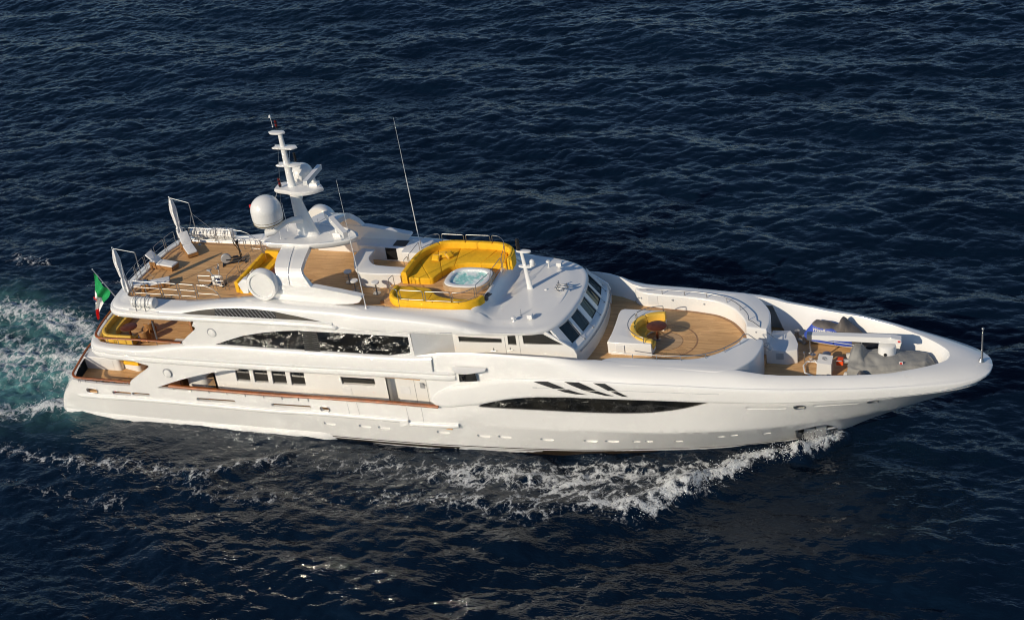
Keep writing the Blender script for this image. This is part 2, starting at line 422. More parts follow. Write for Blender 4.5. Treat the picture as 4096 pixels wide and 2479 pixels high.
# ================================================================ SEA
SEA_Z0, SEA_K = -0.10, 0.014          # the yacht runs slightly bow-up: sea level in its frame
def sea_z(x): return SEA_Z0+SEA_K*x
SX0, SY0, SL, SN = -78.0, -48.0, 160.0, 1080
def smooth_noise(X, Y, sc, seed):
    """value noise on a lattice, bicubic-ish"""
    g = np.random.default_rng(seed).standard_normal((256, 256))
    u = X/sc; v = Y/sc; i = np.floor(u).astype(int); j = np.floor(v).astype(int); fu = u-i; fv = v-j
    fu = fu*fu*(3-2*fu); fv = fv*fv*(3-2*fv); a = lambda p, q: g[p % 256, q % 256]
    return (a(i,j)*(1-fu)*(1-fv)+a(i+1,j)*fu*(1-fv)+a(i,j+1)*(1-fu)*fv+a(i+1,j+1)*fu*fv)
def seg_dist(X, Y, a, b):
    ax, ay = a; dx, dy = b[0]-ax, b[1]-ay; L2 = dx*dx+dy*dy
    t = np.clip(((X-ax)*dx+(Y-ay)*dy)/L2, 0, 1); return np.hypot(X-ax-t*dx, Y-ay-t*dy), t
def make_sea():
    n = SN; kx = np.fft.fftfreq(n, SL/n)*2*np.pi; KX, KY = np.meshgrid(kx, kx, indexing='ij'); K = np.hypot(KX, KY); K[0,0] = 1e-6
    def field(Lp, wd, spread, seed):
        wx, wy = math.cos(wd), math.sin(wd); c = (KX*wx+KY*wy)/K
        P_ = np.exp(-1/(K*Lp)**2)/K**3.7*(np.abs(c)**spread+0.03)*np.exp(-(K*0.035)**2); P_[0,0] = 0
        g = np.random.default_rng(seed); H = (g.standard_normal((n,n))+1j*g.standard_normal((n,n)))*np.sqrt(P_)
        h = np.fft.ifft2(H); s_ = h.real.std()
        dxy = [np.fft.ifft2(-1j*q/K*H).real/s_ for q in (KX, KY)]
        return h.real/s_, dxy
    h1, d1 = field(1.3, R(110), 5, 3); h2, d2 = field(0.42, R(128), 2, 5); h3, d3 = field(3.6, R(80), 6, 9)
    h = 0.066*h1+0.022*h2+0.20*h3
    DX = 0.10*d1[0]+0.04*d2[0]; DY = 0.10*d1[1]+0.04*d2[1]
    base = (h, DX, DY); w = np.arange(n+1) % n; h, DX, DY = (q[np.ix_(w, w)] for q in base)      # one period, closed
    st = SL/n; X, Y = np.meshgrid(SX0+np.arange(n+1)*st, SY0+np.arange(n+1)*st, indexing='ij')
    # ---- where the yacht has whipped the water
    foam = np.zeros_like(X); aer = np.zeros_like(X); add = np.zeros_like(X)
    nz = smooth_noise(X, Y, 2.2, 1)*0.5+smooth_noise(X, Y, 0.9, 2)*0.35+smooth_noise(X, Y, 5.0, 4)*0.4
    def blob(segs, tgt):
        for a, b, w0, w1, s0, s1 in segs:
            d, t = seg_dist(X, Y, a, b); w = w0+(w1-w0)*t; s_ = s0+(s1-s0)*t
            np.maximum(tgt, s_*np.exp(-(d/w)**2), out=tgt)
    # bow wave on the near side, its breaking patch and the lace behind it
    blob([((51.3,-0.5),(49.6,-2.3),0.5,0.8,1.0,0.95), ((49.6,-2.3),(46.2,-3.6),0.75,0.7,0.9,0.78), ((46.2,-4.0),(44.2,-5.9),0.8,1.1,0.85,0.9),
          ((44.2,-5.9),(41.2,-8.6),1.2,1.7,0.92,0.86), ((43.0,-5.2),(36.0,-6.6),1.9,2.1,0.78,0.72), ((41.0,-8.6),(36.5,-8.0),1.9,2.0,0.80,0.70),
          ((37.0,-6.9),(30.0,-7.3),2.0,1.9,0.74,0.70), ((30.0,-7.3),(24.0,-7.2),1.8,1.7,0.70,0.58), ((25.0,-7.6),(17.0,-7.8),1.7,1.6,0.52,0.50),
          ((36.0,-9.6),(26.0,-10.2),1.8,1.6,0.56,0.48), ((17.5,-7.6),(13.6,-9.9),0.7,0.6,0.66,0.62), ((14.6,-9.9),(3.0,-9.6),1.3,1.3,0.52,0.54), ((26,-10.2),(14,-11.5),1.6,1.4,0.46,0.42), ((3.0,-9.7),(-3.0,-9.0),1.1,1.1,0.52,0.46), ((9,-13),(0,-12.5),1.2,1.0,.40,.38),
          ((22.0,-6.2),(16.0,-6.0),0.5,0.4,0.50,0.42), ((40.5,-9.0),(44.0,-4.2),0.7,0.6,0.9,0.7)], foam)
    # mirrored, weaker, on the far side, plus a few breaking crests
    blob([((50.5,1.2),(46.0,4.6),0.6,0.7,0.8,0.6), ((44,6.5),(34,9.5),1.0,1.0,0.5,0.42),
          ((8.3,17.9),(6.9,17.7),0.35,0.3,0.66,0.5), ((30.5,8.2),(29.4,8.3),0.4,0.3,0.7,0.6), ((-9.5,12.5),(-3,14.5),0.7,0.8,0.46,0.3), ((-15.5,14.5),(-19,15.5),1.2,1.4,0.55,0.5),
          ((-6.5,9.6),(-3.5,8.4),1.0,0.9,0.52,0.5)], foam)
    # stern wake
    blob([((0.4,-3.6),(-3.6,-4.9),1.2,1.8,0.95,0.9), ((-3.6,-4.9),(-14,-7.8),1.7,2.6,0.88,0.74), ((-0.2,0.0),(-7,1.0),3.6,3.8,0.84,0.76), ((-7,1.0),(-20,1.6),4.0,5.2,0.74,0.70),
          ((-2,3.8),(-9,6.6),1.8,2.2,0.80,0.86), ((-9,6.6),(-22,9.5),1.8,2.6,0.72,0.60), ((-20,2),(-75,2),5.5,9,0.62,0.45)], foam)
    blob([((0.0,-1.5),(-10,-1.0),3.4,4.6,1.0,0.95), ((-10,-0.5),(-30,0.5),4.6,6.5,0.95,0.8), ((-30,0.5),(-75,1),7,9,0.7,0.4), ((-4,4),(-16,7.5),2.2,3.0,0.7,0.5),
          ((-9,-3.5),(-14,-7),1.4,2.0,0.5,0.4)], aer)
    foam = np.clip(foam*(1+0.16*nz)+0.04*nz*(foam > 0.12), 0, 1); aer = np.clip(aer*(1+0.15*nz), 0, 1)
    # bow wave and troughs as real relief
    for a, b, w, s0, s1 in [((51.2,-0.7),(49.4,-2.6),0.55,0.30,0.55), ((49.4,-2.6),(46.0,-4.1),0.6,0.5,0.4), ((46.0,-4.2),(43.6,-6.6),0.8,0.42,0.6), ((43.6,-6.6),(40.8,-9.0),0.9,0.6,0.3), ((40.8,-9.0),(30,-9.8),1.1,0.25,0.12), ((18,-7.2),(13.5,-10),0.7,0.25,0.15)]:
        d, t = seg_dist(X, Y, a, b); add += (s0+(s1-s0)*t)*np.exp(-(d/w)**2)
    d, t = seg_dist(X, Y, (50,-6.0), (40,-13.5)); add -= 0.45*np.exp(-(d/3.0)**2)
    rough = np.clip(foam+aer*0.7, 0, 1)
    add += rough*(0.10*smooth_noise(X, Y, 0.7, 11)+0.06*smooth_noise(X, Y, 0.33, 12)+0.12*smooth_noise(X, Y, 1.9, 13))
    calm = 1-0.6*np.exp(-(seg_dist(X, Y, (0,-6.5), (50,-8))[0]/2.5)**2)
    h0 = h; e = np.minimum.reduce([X-SX0, SX0+SL-X, Y-SY0, SY0+SL-Y]); fade = np.clip(e/6, 0, 1); fade = fade*fade*(3-2*fade)
    h = h0+(h0*(calm-1)+add)*fade; X = X+DX; Y = Y+DY
    me = bpy.data.meshes.new('sea'); parts_v = [np.stack([X, Y, h], -1).reshape(-1, 3)]; parts_q = []
    def quads(m, o): I = np.arange((m-1)*m).reshape(m-1, m)[:, :-1].ravel()+o; return np.stack([I, I+m, I+m+1, I+1], -1)
    parts_q.append(quads(n+1, 0)); off = (n+1)**2
    # the same wave field goes on all round, at a coarser step
    NT_ = 3; stp = 6; wi = np.arange(0, n+1, stp) % n; m = len(wi); bh, bdx, bdy = (q[np.ix_(wi, wi)] for q in base)
    GX, GY = np.meshgrid(SX0+np.arange(m)*st*stp, SY0+np.arange(m)*st*stp, indexing='ij')
    for i in range(-NT_, NT_+1):
        for j in range(-NT_+1, NT_+2):
            if i == 0 and j == 0: continue
            parts_v.append(np.stack([GX+bdx+i*SL, GY+bdy+j*SL, bh], -1).reshape(-1, 3)); parts_q.append(quads(m, off)); off += m*m
    co = np.vstack(parts_v).astype(np.float32); q = np.vstack(parts_q).astype(np.int32)
    # outer sheet to the horizon: eight big cells around the waves
    bx = [-6000, SX0-NT_*SL, SX0+(NT_+1)*SL, 6000]; by = [-6000, SY0-(NT_-1)*SL, SY0+(NT_+2)*SL, 6000]; ov = np.array([(x, y, 0) for x in bx for y in by], np.float32); o = off
    oq = np.array([(o+i*4+j, o+(i+1)*4+j, o+(i+1)*4+j+1, o+i*4+j+1) for i in range(3) for j in range(3) if not (i == 1 and j == 1)], np.int32)
    V_ = np.vstack([co, ov]); Q = np.vstack([q, oq])
    me.vertices.add(len(V_)); me.vertices.foreach_set('co', V_.ravel()); me.loops.add(len(Q)*4); me.loops.foreach_set('vertex_index', Q.ravel())
    me.polygons.add(len(Q)); me.polygons.foreach_set('loop_start', np.arange(len(Q), dtype=np.int32)*4); me.polygons.foreach_set('loop_total', np.full(len(Q), 4, np.int32))
    me.update(); me.polygons.foreach_set('use_smooth', np.ones(len(Q), bool))
    for nm, a in (('foam', foam), ('aer', aer)):
        at_ = me.attributes.new(nm, 'FLOAT', 'POINT'); at_.data.foreach_set('value', np.r_[a.ravel(), np.zeros(len(V_)-a.size)].astype(np.float32))
    me.validate()
    k = NT('sea_water'); b = k.b; tc = k.n('ShaderNodeTexCoord')
    fa = k.n('ShaderNodeAttribute', attribute_name='foam').outputs['Fac']; aa = k.n('ShaderNodeAttribute', attribute_name='aer').outputs['Fac']
    def noise(sc, det=4, dist=0.0, vec=None, rough_=0.55):
        x = k.n('ShaderNodeTexNoise'); x.inputs['Scale'].default_value = sc; x.inputs['Detail'].default_value = det; x.inputs['Distortion'].default_value = dist
        x.inputs['Roughness'].default_value = rough_; k.l(vec or tc.outputs['Object'], x.inputs['Vector']); return x.outputs['Fac']
    # lace: warped cell walls at two sizes
    wn = k.n('ShaderNodeTexNoise'); wn.inputs['Scale'].default_value = 1.1; wn.inputs['Detail'].default_value = 5; k.l(tc.outputs['Object'], wn.inputs['Vector'])
    wv = k.n('ShaderNodeVectorMath', operation='MULTIPLY_ADD'); k.l(wn.outputs['Color'], wv.inputs[0]); wv.inputs[1].default_value = (1.7, 1.7, 0)
    wn2 = k.n('ShaderNodeTexNoise'); wn2.inputs['Scale'].default_value = 4.0; wn2.inputs['Detail'].default_value = 4; k.l(tc.outputs['Object'], wn2.inputs['Vector'])
    wv2 = k.n('ShaderNodeVectorMath', operation='MULTIPLY_ADD'); k.l(wn2.outputs['Color'], wv2.inputs[0]); wv2.inputs[1].default_value = (.55, .55, 0); k.l(tc.outputs['Object'], wv2.inputs[2]); k.l(wv2.outputs[0], wv.inputs[2])
    def lace(sc):
        v = k.n('ShaderNodeTexVoronoi', feature='DISTANCE_TO_EDGE', voronoi_dimensions='2D'); v.inputs['Scale'].default_value = sc; k.l(wv.outputs[0], v.inputs['Vector']); return v.outputs['Distance']
    e1 = lace(0.85); e2 = lace(2.1)
    w1 = k.math('SUBTRACT', 0.34, k.math('MULTIPLY', e1, 1.35)); w2 = k.math('SUBTRACT', 0.22, k.math('MULTIPLY', e2, 1.2))
    n1 = k.math('SUBTRACT', k.math('MULTIPLY', noise(1.9, 9, 1.2, None, 0.72), 1.7), 0.22)
    val = k.math('ADD', k.math('ADD', k.math('MULTIPLY', k.math('MAXIMUM', w1, w2), 1.25), n1), k.math('MULTIPLY', fa, 0.91))
    gate = k.ramp(fa, [(0.14, (0, 0, 0)), (0.5, (1, 1, 1))])
    fo = k.math('MULTIPLY', k.ramp(val, [(1.22, (0, 0, 0)), (1.62, (1, 1, 1))]), 1.0)
    x = k.n('ShaderNodeMapRange'); x.inputs['From Min'].default_value = 1.28; x.inputs['From Max'].default_value = 1.72; x.interpolation_type = 'SMOOTHSTEP'
    k.l(val, x.inputs['Value']); fo = k.math('MULTIPLY', x.outputs[0], gate)
    deep = k.mix(k.ramp(noise(0.05, 3), [(0.3, (0, 0, 0)), (0.7, (1, 1, 1))]), (0.0010, 0.0044, 0.0115), (0.0021, 0.0082, 0.0195))
    ae = k.math('MULTIPLY', aa, k.ramp(noise(0.55, 6, 0.8), [(0.28, (0.35, 0.35, 0.35)), (0.58, (1, 1, 1))]))
    c = k.mix(ae, deep, (0.10, 0.26, 0.26)); 
    nd = b; nd.inputs['Roughness'].default_value = 0.11; nd.inputs['Specular Tint'].default_value = (0.70, 0.85, 1.0, 1); nd.inputs['IOR'].default_value = 1.34; k.l(c, nd.inputs['Base Color'])
    fp = k.n('ShaderNodeBsdfPrincipled'); fp.inputs['Base Color'].default_value = (0.72, 0.74, 0.75, 1); fp.inputs['Roughness'].default_value = 0.7
    ms = k.n('ShaderNodeMixShader'); k.l(k.math('MULTIPLY', fo, 0.92), ms.inputs[0]); k.l(nd.outputs[0], ms.inputs[1]); k.l(fp.outputs[0], ms.inputs[2])
    k.l(ms.outputs[0], k.t.nodes['Material Output'].inputs['Surface'])
    mp = k.n('ShaderNodeMapping'); mp.inputs['Rotation'].default_value = (0, 0, R(-20)); mp.inputs['Scale'].default_value = (0.55, 1.3, 1); k.l(tc.outputs['Object'], mp.inputs[0])
    hh = k.math('ADD', k.math('MULTIPLY', noise(1.3, 3, 0.3, mp.outputs[0], 0.52), 0.145), k.math('MULTIPLY', noise(5.0, 1, 0.2, mp.outputs[0]), 0.035))
    bp = k.n('ShaderNodeBump'); bp.inputs['Strength'].default_value = 1.0; bp.inputs['Distance'].default_value = 1.0
    gust = k.ramp(noise(0.035, 3, 0.6), [(0.38, (0.45, 0.45, 0.45)), (0.62, (1.1, 1.1, 1.1))]); k.l(k.math('MULTIPLY', hh, gust), bp.inputs['Height']); k.l(bp.outputs[0], nd.inputs['Normal'])
    b2 = k.n('ShaderNodeBump'); b2.inputs['Strength'].default_value = 0.7; b2.inputs['Distance'].default_value = 0.25
    k.l(k.math('ADD', val, noise(9, 4)), b2.inputs['Height']); k.l(b2.outputs[0], fp.inputs['Normal'])
    M['sea'] = k.m; me.materials.append(k.m)
    o_ = bpy.data.objects.new('sea', me); COL.objects.link(o_); o_.location = (0, 0, SEA_Z0); o_.rotation_euler = (0, -math.atan(SEA_K), 0)
    tag(o_, 'dark navy open sea with wind chop, white bow-wave lace and a turquoise stern wake', 'sea', kind='structure')
make_sea()

# ================================================================ THE YACHT
yacht = empty('motor_yacht', (0, 0, 0), 'long white three-deck motor yacht under way with its bow to the right', 'yacht')
B = F1((0,4.9),(3,5.2),(8,5.35),(20,5.4),(30,5.4),(36,5.45),(40,5.4),(42.8,5.22),(46.3,4.9),(49,4.55),(51.4,4.08),(52.7,3.78),(53.7,3.5),(55.1,3.05),(56.3,2.65),(57.5,2.2),(58.4,1.76),(59.1,1.25),(59.45,.8),(59.6,.45),(59.67,0.0))
stem = F1((50.6,-1.0),(51.6,.75),(52.05,1.0),(52.8,1.5),(53.9,2.1),(55.5,2.95),(57.3,3.8),(58.4,4.4),(59.1,5.0),(59.45,5.5),(59.7,5.8))
yW = F1((-0.5,4.6),(3,4.85),(10,4.92),(20,4.92),(28,4.80),(33.7,4.42),(37,4.05),(41,3.35),(45.5,2.38),(49,1.15),(50.6,0.45),(51.4,0.0))
zW = sea_z
zC = F1((0,1.9),(28,2.25),(30,2.46),(34,2.56),(38,2.77),(42,2.98),(45.6,3.15),(49.5,3.28),(52,3.36),(54,3.36),(55.9,3.14))
yC = F1((0,5.0),(8,5.28),(28,5.3),(30,5.15),(34,5.13),(38,5.08),(42,4.9),(45.6,4.45),(49.5,3.4),(52,2.5),(54,1.5),(55.3,.6),(55.9,0.0))
zLow = F1((29.5,4.1),(30.95,4.12),(32.4,4.6),(34.5,5.07),(38.5,5.36),(42.3,5.46),(46,5.46),(50,5.52),(52.4,5.58),(54.2,5.56),(55.9,5.58),(57.2,5.62),(58,5.68),(58.85,5.76),(59.4,5.84),(59.67,5.88))
zTop = F1((0,2.3),(28,2.5),(30,3.2),(36,4.8),(42,5.3),(59.7,5.5))
def hull_y(x, z):
    zs = stem(x) if x > 50.6 else -9
    k = [(-1.5, 0.8*yW(x)), (zW(x), yW(x)), (zC(x), yC(x)), (zTop(x), max(0.0, B(x)-0.07)), (30.0, max(0.0, B(x)-0.07))]
    if x > 50.6:
        k = [q for q in k if q[0] > zs+1e-3 and not (q[0] == zW(x) and x > 51.4) and not (q[0] == zC(x) and x > 55.9)]
        k = [(zs, 0.0)]+k
    if z <= k[0][0]: return k[0][1]
    for (a, ya), (b, yb) in zip(k, k[1:]):
        if z <= b:
            t = (z-a)/(b-a); return ya+(yb-ya)*t
    return k[-1][1]
def hs(x, z): return -hull_y(x, z)      # starboard side surface

# ---- side of the hull with its openings
stern_edge = [(-0.15,-1.0),(-0.35,-0.1),(-0.30,0.25),(-0.05,0.9),(0.25,1.5),(0.70,2.1),(1.15,2.7),(1.5,2.98)]
bul = [(p[0], p[2]) for p in [(1.710,-5.071,2.966),(2.382,-5.138,2.923),(4.049,-5.231,2.970),(6.211,-5.296,3.068)]]
wing_l = [(p[0], p[2]) for p in [(6.289,-5.299,3.184),(6.294,-5.299,3.333),(6.463,-5.304,3.538),(7.134,-5.324,4.009),(8.028,-5.350,4.641),(8.170,-5.351,4.774),(8.134,-5.351,4.875),(7.977,-5.349,4.896)]]
top_b = [(6.8,5.16),(9,5.2),(12.2,5.24)]
arch = [(p[0], p[2]) for p in [(14.893,-5.379,5.145),(13.905,-5.375,5.007),(12.959,-5.371,4.780),(11.746,-5.366,4.433),(10.501,-5.360,4.025),(9.476,-5.356,3.634),(8.778,-5.353,3.344),(8.337,-5.351,3.157)]]
bul2 = [(p[0], p[2]) for p in [(8.522,-5.352,3.127),(11.786,-5.366,3.204),(15.517,-5.381,3.255),(18.854,-5.395,3.292)]]+[(18.2,3.3),(18.9,3.42),(22,3.5),(25.6,3.62),(28.3,3.68)]
nose = [(28.15,3.8),(27.9,4.0),(27.83,4.25),(27.95,4.5),(28.4,4.72),(29.0,5.05),(29.6,5.3)]
fwd = [(x, zLow(x)+0.12) for x in (30.6,31.5,32.5,33.5,34.5,36,38,40,42,44,46,48,50,52,53.5,55,56,57,57.8,58.4,58.9,59.2)]
fwd = [(29.9,5.3),(30.4,5.3)]+[(x, max(z, 5.3 if x < 33 else 0)) for x, z in fwd if x > 30.5]
stemline = [(x, stem(x)) for x in (59.4,59.2,58.9,58.4,57.8,57.2,56.5,55.9,55.2,54.5,53.9,53.2,52.6,52.05,51.8,51.6,51.2,50.9,50.6)]
outline = stern_edge+bul+wing_l+top_b+arch+bul2+nose+fwd+stemline+[(48,-1.0),(40,-1.0),(20,-1.0)]
# long lens-shaped saloon window
win_top = xz([(30.954,-5.458,4.065),(31.403,-5.462,4.256),(32.371,-5.470,4.606),(33.315,-5.478,4.856),(34.486,-5.487,5.044),(36.523,-5.493,5.221),(38.508,-5.469,5.346),(41.607,-5.410,5.504),(44.607,-5.299,5.548),(44.862,-5.278,5.514),(44.999,-5.267,5.475)])
win_bot = xz([(44.936,-5.302,5.430),(44.223,-5.361,5.147),(43.460,-5.394,4.883),(42.692,-5.413,4.680),(41.533,-5.442,4.461),(40.758,-5.461,4.366),(39.194,-5.490,4.241),(36.810,-5.520,4.124),(34.371,-5.516,4.047),(32.545,-5.501,3.981),(31.200,-5.490,3.940),(31.034,-5.489,3.960)])
lens = win_top+win_bot
slots = [stadium(*xz([(2.678,-5.218,2.279)])[0], *xz([(3.212,-5.256,2.308)])[0], 0.20),
         stadium(*xz([(4.741,-5.302,2.373)])[0], *xz([(6.004,-5.340,2.416)])[0], 0.13),
         stadium(*xz([(6.298,-5.349,2.459)])[0], *xz([(7.501,-5.385,2.488)])[0], 0.11),
         stadium(*xz([(11.274,-5.414,2.551)])[0], *xz([(13.945,-5.425,2.627)])[0], 0.12),
         stadium(*xz([(16.788,-5.437,2.670)])[0], *xz([(19.413,-5.448,2.754)])[0], 0.12),
         stadium(*xz([(20.347,-5.450,2.740)])[0], *xz([(20.625,-5.450,2.731)])[0], 0.19)]
fwd_slots = [stadium(*xz([(49.599,-4.780,5.033)])[0], *xz([(49.878,-4.724,5.015)])[0], 0.17), stadium(*xz([(53.442,-3.625,5.131)])[0], *xz([(53.741,-3.495,5.134)])[0], 0.15)]
recess = [stadium(*xz([(46.936,-5.305,5.038)])[0], *xz([(48.943,-4.911,5.010)])[0], 0.12), stadium(*xz([(50.563,-4.595,5.098)])[0], *xz([(52.778,-3.863,5.119)])[0], 0.10)]
ph = [(20.733,-5.600,1.833),(23.183,-5.600,1.892),(24.490,-5.600,1.923),(28.441,-5.600,2.006)]+[(31.117,-5.659,2.079),(32.482,-5.671,2.171),(35.156,-5.693,2.294),(37.846,-5.677,2.490),(39.150,-5.661,2.597)]
ports = [oval(p[0], p[2], 0.42, 0.15) for p in ph]
ph2 = [(40.643,-5.734,2.801),(41.385,-5.715,2.881)]+[(43.219,-6.020,3.339)]+[(45.669,-6.161,4.019)]+[(46.458,-6.395,4.366),(48.244,-6.101,4.492)]
def proj_hull(p):   # slide a measured point onto the real hull surface along the sight line
    c = cam.matrix_world.translation; q = Vector(p); d = (q-c).normalized(); t = (q-c).length
    for _ in range(30):
        e = (c+d*t); f = e.y+hull_y(e.x, e.z); t -= f/max(0.3, d.y)
    e = c+d*t; return (e.x, e.y, e.z)
ports = [oval(p[0], p[2], 0.42, 0.15) for p in map(proj_hull, ph)]
ports2 = [oval(p[0], p[2], 0.24, 0.10) for p in map(proj_hull, ph2)]
anchor_o = [(p[0], p[2]) for p in map(proj_hull, [(49.861,-6.478,5.144),(50.081,-6.428,5.179),(50.926,-6.195,5.323),(51.407,-6.063,5.373),(51.766,-5.964,5.264),(52.051,-5.878,5.061),(51.762,-5.965,4.898),(50.917,-6.198,4.738),(50.432,-6.331,4.647),(49.947,-6.461,4.624)])]
cut = [anchor_o]
holes = [lens]+slots+fwd_slots+recess+ports+ports2+cut
chine = [(x, zC(x)) for x in np.arange(30, 55.6, 0.8)]
hull = plate(outline, holes, hs, step=0.42, lines=[chine], thick=0.0)
# reveals and bottoms of the openings
def reveal(mb, lp, depth, yf=hs):
    a = sum(lp[i][0]*lp[(i+1)%len(lp)][1]-lp[(i+1)%len(lp)][0]*lp[i][1] for i in range(len(lp)))
    if a > 0: lp = lp[::-1]
    n_ = len(lp); mb.add([(x, yf(x, z), z) for x, z in lp]+[(x, yf(x, z)+depth, z) for x, z in lp], [(i, n_+i, n_+(i+1)%n_, (i+1)%n_) for i in range(n_)])
def backing(lp, depth, yf=hs, step=0.5): return plate(lp, [], lambda x, z: yf(x, z)+depth, step=step)
for h_ in [lens]: reveal(hull, h_, 0.07)
for h_ in slots+fwd_slots: reveal(hull, h_, 0.18)
def shallow(mb, lp, d0, yf=hs):     # a scooped recess, deepest along its upper aft edge
    cx = sum(p[0] for p in lp)/len(lp); cz = sum(p[1] for p in lp)/len(lp); n_ = len(lp); rows = []
    for s_, dd in ((1, 0), (0.93, 0.75), (0.6, 1.0), (0.2, 1.0)):
        rows.append([(cx+(x-cx)*s_, yf(cx+(x-cx)*s_, cz+(z-cz)*s_)+d0*dd*(1.0-0.35*max(0,(x-cx)/1.0)), cz+(z-cz)*s_) for x, z in lp])
    mb.loft([list(reversed(r_)) for r_ in rows], closed=True); o = len(mb.v)-n_; mb.f.append(tuple(range(o, o+n_))); mb.mi.append(0)
for h_ in recess: shallow(hull, h_, 0.045)
for h_ in ports: reveal(hull, h_, 0.11); q_ = backing(h_, 0.11); hull.add(q_.v, q_.f)
for h_ in ports2: reveal(hull, h_, 0.07); q_ = backing(h_, 0.07); hull.add(q_.v, q_.f)
for h_ in cut: reveal(hull, h_, 0.5)
# inside face of the bulwarks and wings (thickness)
inn = plate(outline, slots+fwd_slots+[lens]+cut, lambda x, z: hs(x, z)+(0.16 if x < 31 else 0.0), step=0.8) if False else None
rim = stern_edge+bul+wing_l+top_b+arch+bul2+nose+[(29.9,5.3)]
hull.add([(x, hs(x, z), z) for x, z in rim]+[(x, hs(x, z)+0.2, z) for x, z in rim], [(i+1, i, len(rim)+i, len(rim)+i+1) for i in range(len(rim)-1)])
ins = plate(stern_edge[4:]+bul+wing_l+top_b+arch+bul2+nose+[(29.9,5.3),(29.9,1.7)], slots, lambda x, z: hs(x, z)+0.2, step=0.9)
hull.add(ins.v, [tuple(reversed(f)) for f in ins.f])
hull.mirror()
# transom
rows = []
for x, z in stern_edge:
    y0 = hull_y(x, z)
    rows.append([(x-1.05*(1-abs(s_)**2.6) if z > 2.2 else x-0.95*(1-abs(s_)**3), y0*s_, z) for s_ in np.linspace(-1, 1, 25)])
hull.loft([list(reversed(r_)) for r_ in rows])
hull.loft([[(x+0.18, y, z) for x, y, z in r_] for r_ in rows[3:]])
hull.loft([rows[-1], [(x+0.18, y, z) for x, y, z in rows[-1]]])
obj('hull', hull, 'white', yacht, smooth=28)
# inner backing of the anchor pocket and hawse holes
bk = MB()
for h_ in fwd_slots+cut: m_ = backing(h_, 0.2 if h_ is not cut[0] else 0.5); bk.add(m_.v, m_.f)
bk.mirror(); obj('hawse_pocket', bk, 'black', yacht, split=True)
rimm = MB()
for h_ in [slots[0], slots[5]]+fwd_slots: rimm.tube([(x, hs(x, z)-0.01, z) for x, z in h_], 0.035, 6, closed=True)
rimm.mirror(); obj('hawse_ring', rimm, 'steel', yacht, split=True)
# the anchor sits in its polished pocket
an = MB(); a0 = proj_hull((50.588,-6.288,4.884)); a1 = proj_hull((51.192,-6.122,5.026))
for p in (a0, a1):
    an.hexa([(p[0]-.33,p[1]-.05,p[2]-.42),(p[0]+.25,p[1]-.05,p[2]-.36),(p[0]+.3,p[1]+.25,p[2]-.36),(p[0]-.3,p[1]+.25,p[2]-.42),
             (p[0]-.28,p[1]+.05,p[2]+.30),(p[0]+.33,p[1]+.05,p[2]+.36),(p[0]+.3,p[1]+.3,p[2]+.3),(p[0]-.25,p[1]+.3,p[2]+.3)])
an.tube([(a0[0], a0[1]+.1, a0[2]), (a1[0]+.8, a1[1]+.25, a1[2]+.15)], 0.09)
an.tube([(x, hs(x, z)+.02, z) for x, z in anchor_o], 0.04, 6, closed=True)
an.mirror(); obj('anchor', an, 'steel', yacht)
lg = plate(lens, [], lambda x, z: hs(x, z)+0.07, step=0.5); lg.mirror(); wnd = obj('saloon_window', lg, 'hull_glass', yacht)
mu = MB()
for px in ((1112,470,580),(1245,470,585),(1660,478,595),(1805,482,597),(1960,484,590),(690,498,545)):
    pass
for x_ in (33.9, 35.55, 36.8, 40.1, 41.2, 42.3):
    mu.hexa([(x_-.02, hs(x_,4.0)+.06, 3.98),(x_+.02, hs(x_,4)+.06, 3.98),(x_+.02, hs(x_,4)+.09, 3.98),(x_-.02, hs(x_,4)+.09, 3.98),
             (x_-.05, hs(x_,5)+.06, 5.1),(x_-.01, hs(x_,5)+.06, 5.1),(x_-.01, hs(x_,5)+.09, 5.1),(x_-.05, hs(x_,5)+.09, 5.1)])
mu.mirror(); obj('mullion', mu, 'black', wnd, split=True)
# boot stripes at the waterline
bs = MB(); xs_ = np.arange(19.8, 51.8, 0.5)
for dz, hh_ in ((-0.5, 0.56), (0.15, 0.07)):
    bs.loft([[(x, hs(x, sea_z(x)+dz+q)-0.006, sea_z(x)+dz+q) for q in (0, hh_)] for x in xs_])
bs.mirror(); obj('boot_stripe', bs, 'boot', yacht, split=True)
# stern fairing just above the water, and the rub rail
def bull(r, sq=1.0, n=9, base=0.0):
    return [(-0.12, -r*sq)]+[(base+r*0.62*math.cos(R(a)), r*sq*math.sin(R(a))) for a in np.linspace(-90, 90, n)]+[(-0.12, r*sq)]
fx = list(np.arange(-0.1, 19.8, 0.6))+[20.1, 20.4, 20.6]
m_ = sweep_out([(x, hs(x, 0.1+.016*x)+(0.0 if x < 20 else 0.12*(x-20)/.4), 0.05+0.018*x) for x in fx], [(-.15,-.6),(.02,-.5),(.09,-.2),(.10,.05),(.05,.22),(-.1,.30)])
m_.mirror(); obj('stern_fairing', m_, 'white', yacht)
rubp = [(1.441,-5.044,1.735),(5.191,-5.266,1.983),(8.416,-5.352,2.103),(13.013,-5.371,2.162),(17.456,-5.389,2.219)]+[(19.247,-5.397,2.310),(22.648,-5.400,2.379),(26.198,-5.400,2.414)]+[(25.535,-5.400,2.199),(27.744,-5.400,2.279),(29.400,-5.400,2.359)]
rp = crv(rubp, 60); m_ = sweep_out([(p[0], -(B(p[0])-.04)+(0.0 if i not in (0, 59) else .09), p[2]) for i, p in enumerate(rp)], bull(0.15))
m_.mirror(); obj('rub_rail', m_, 'white', yacht)
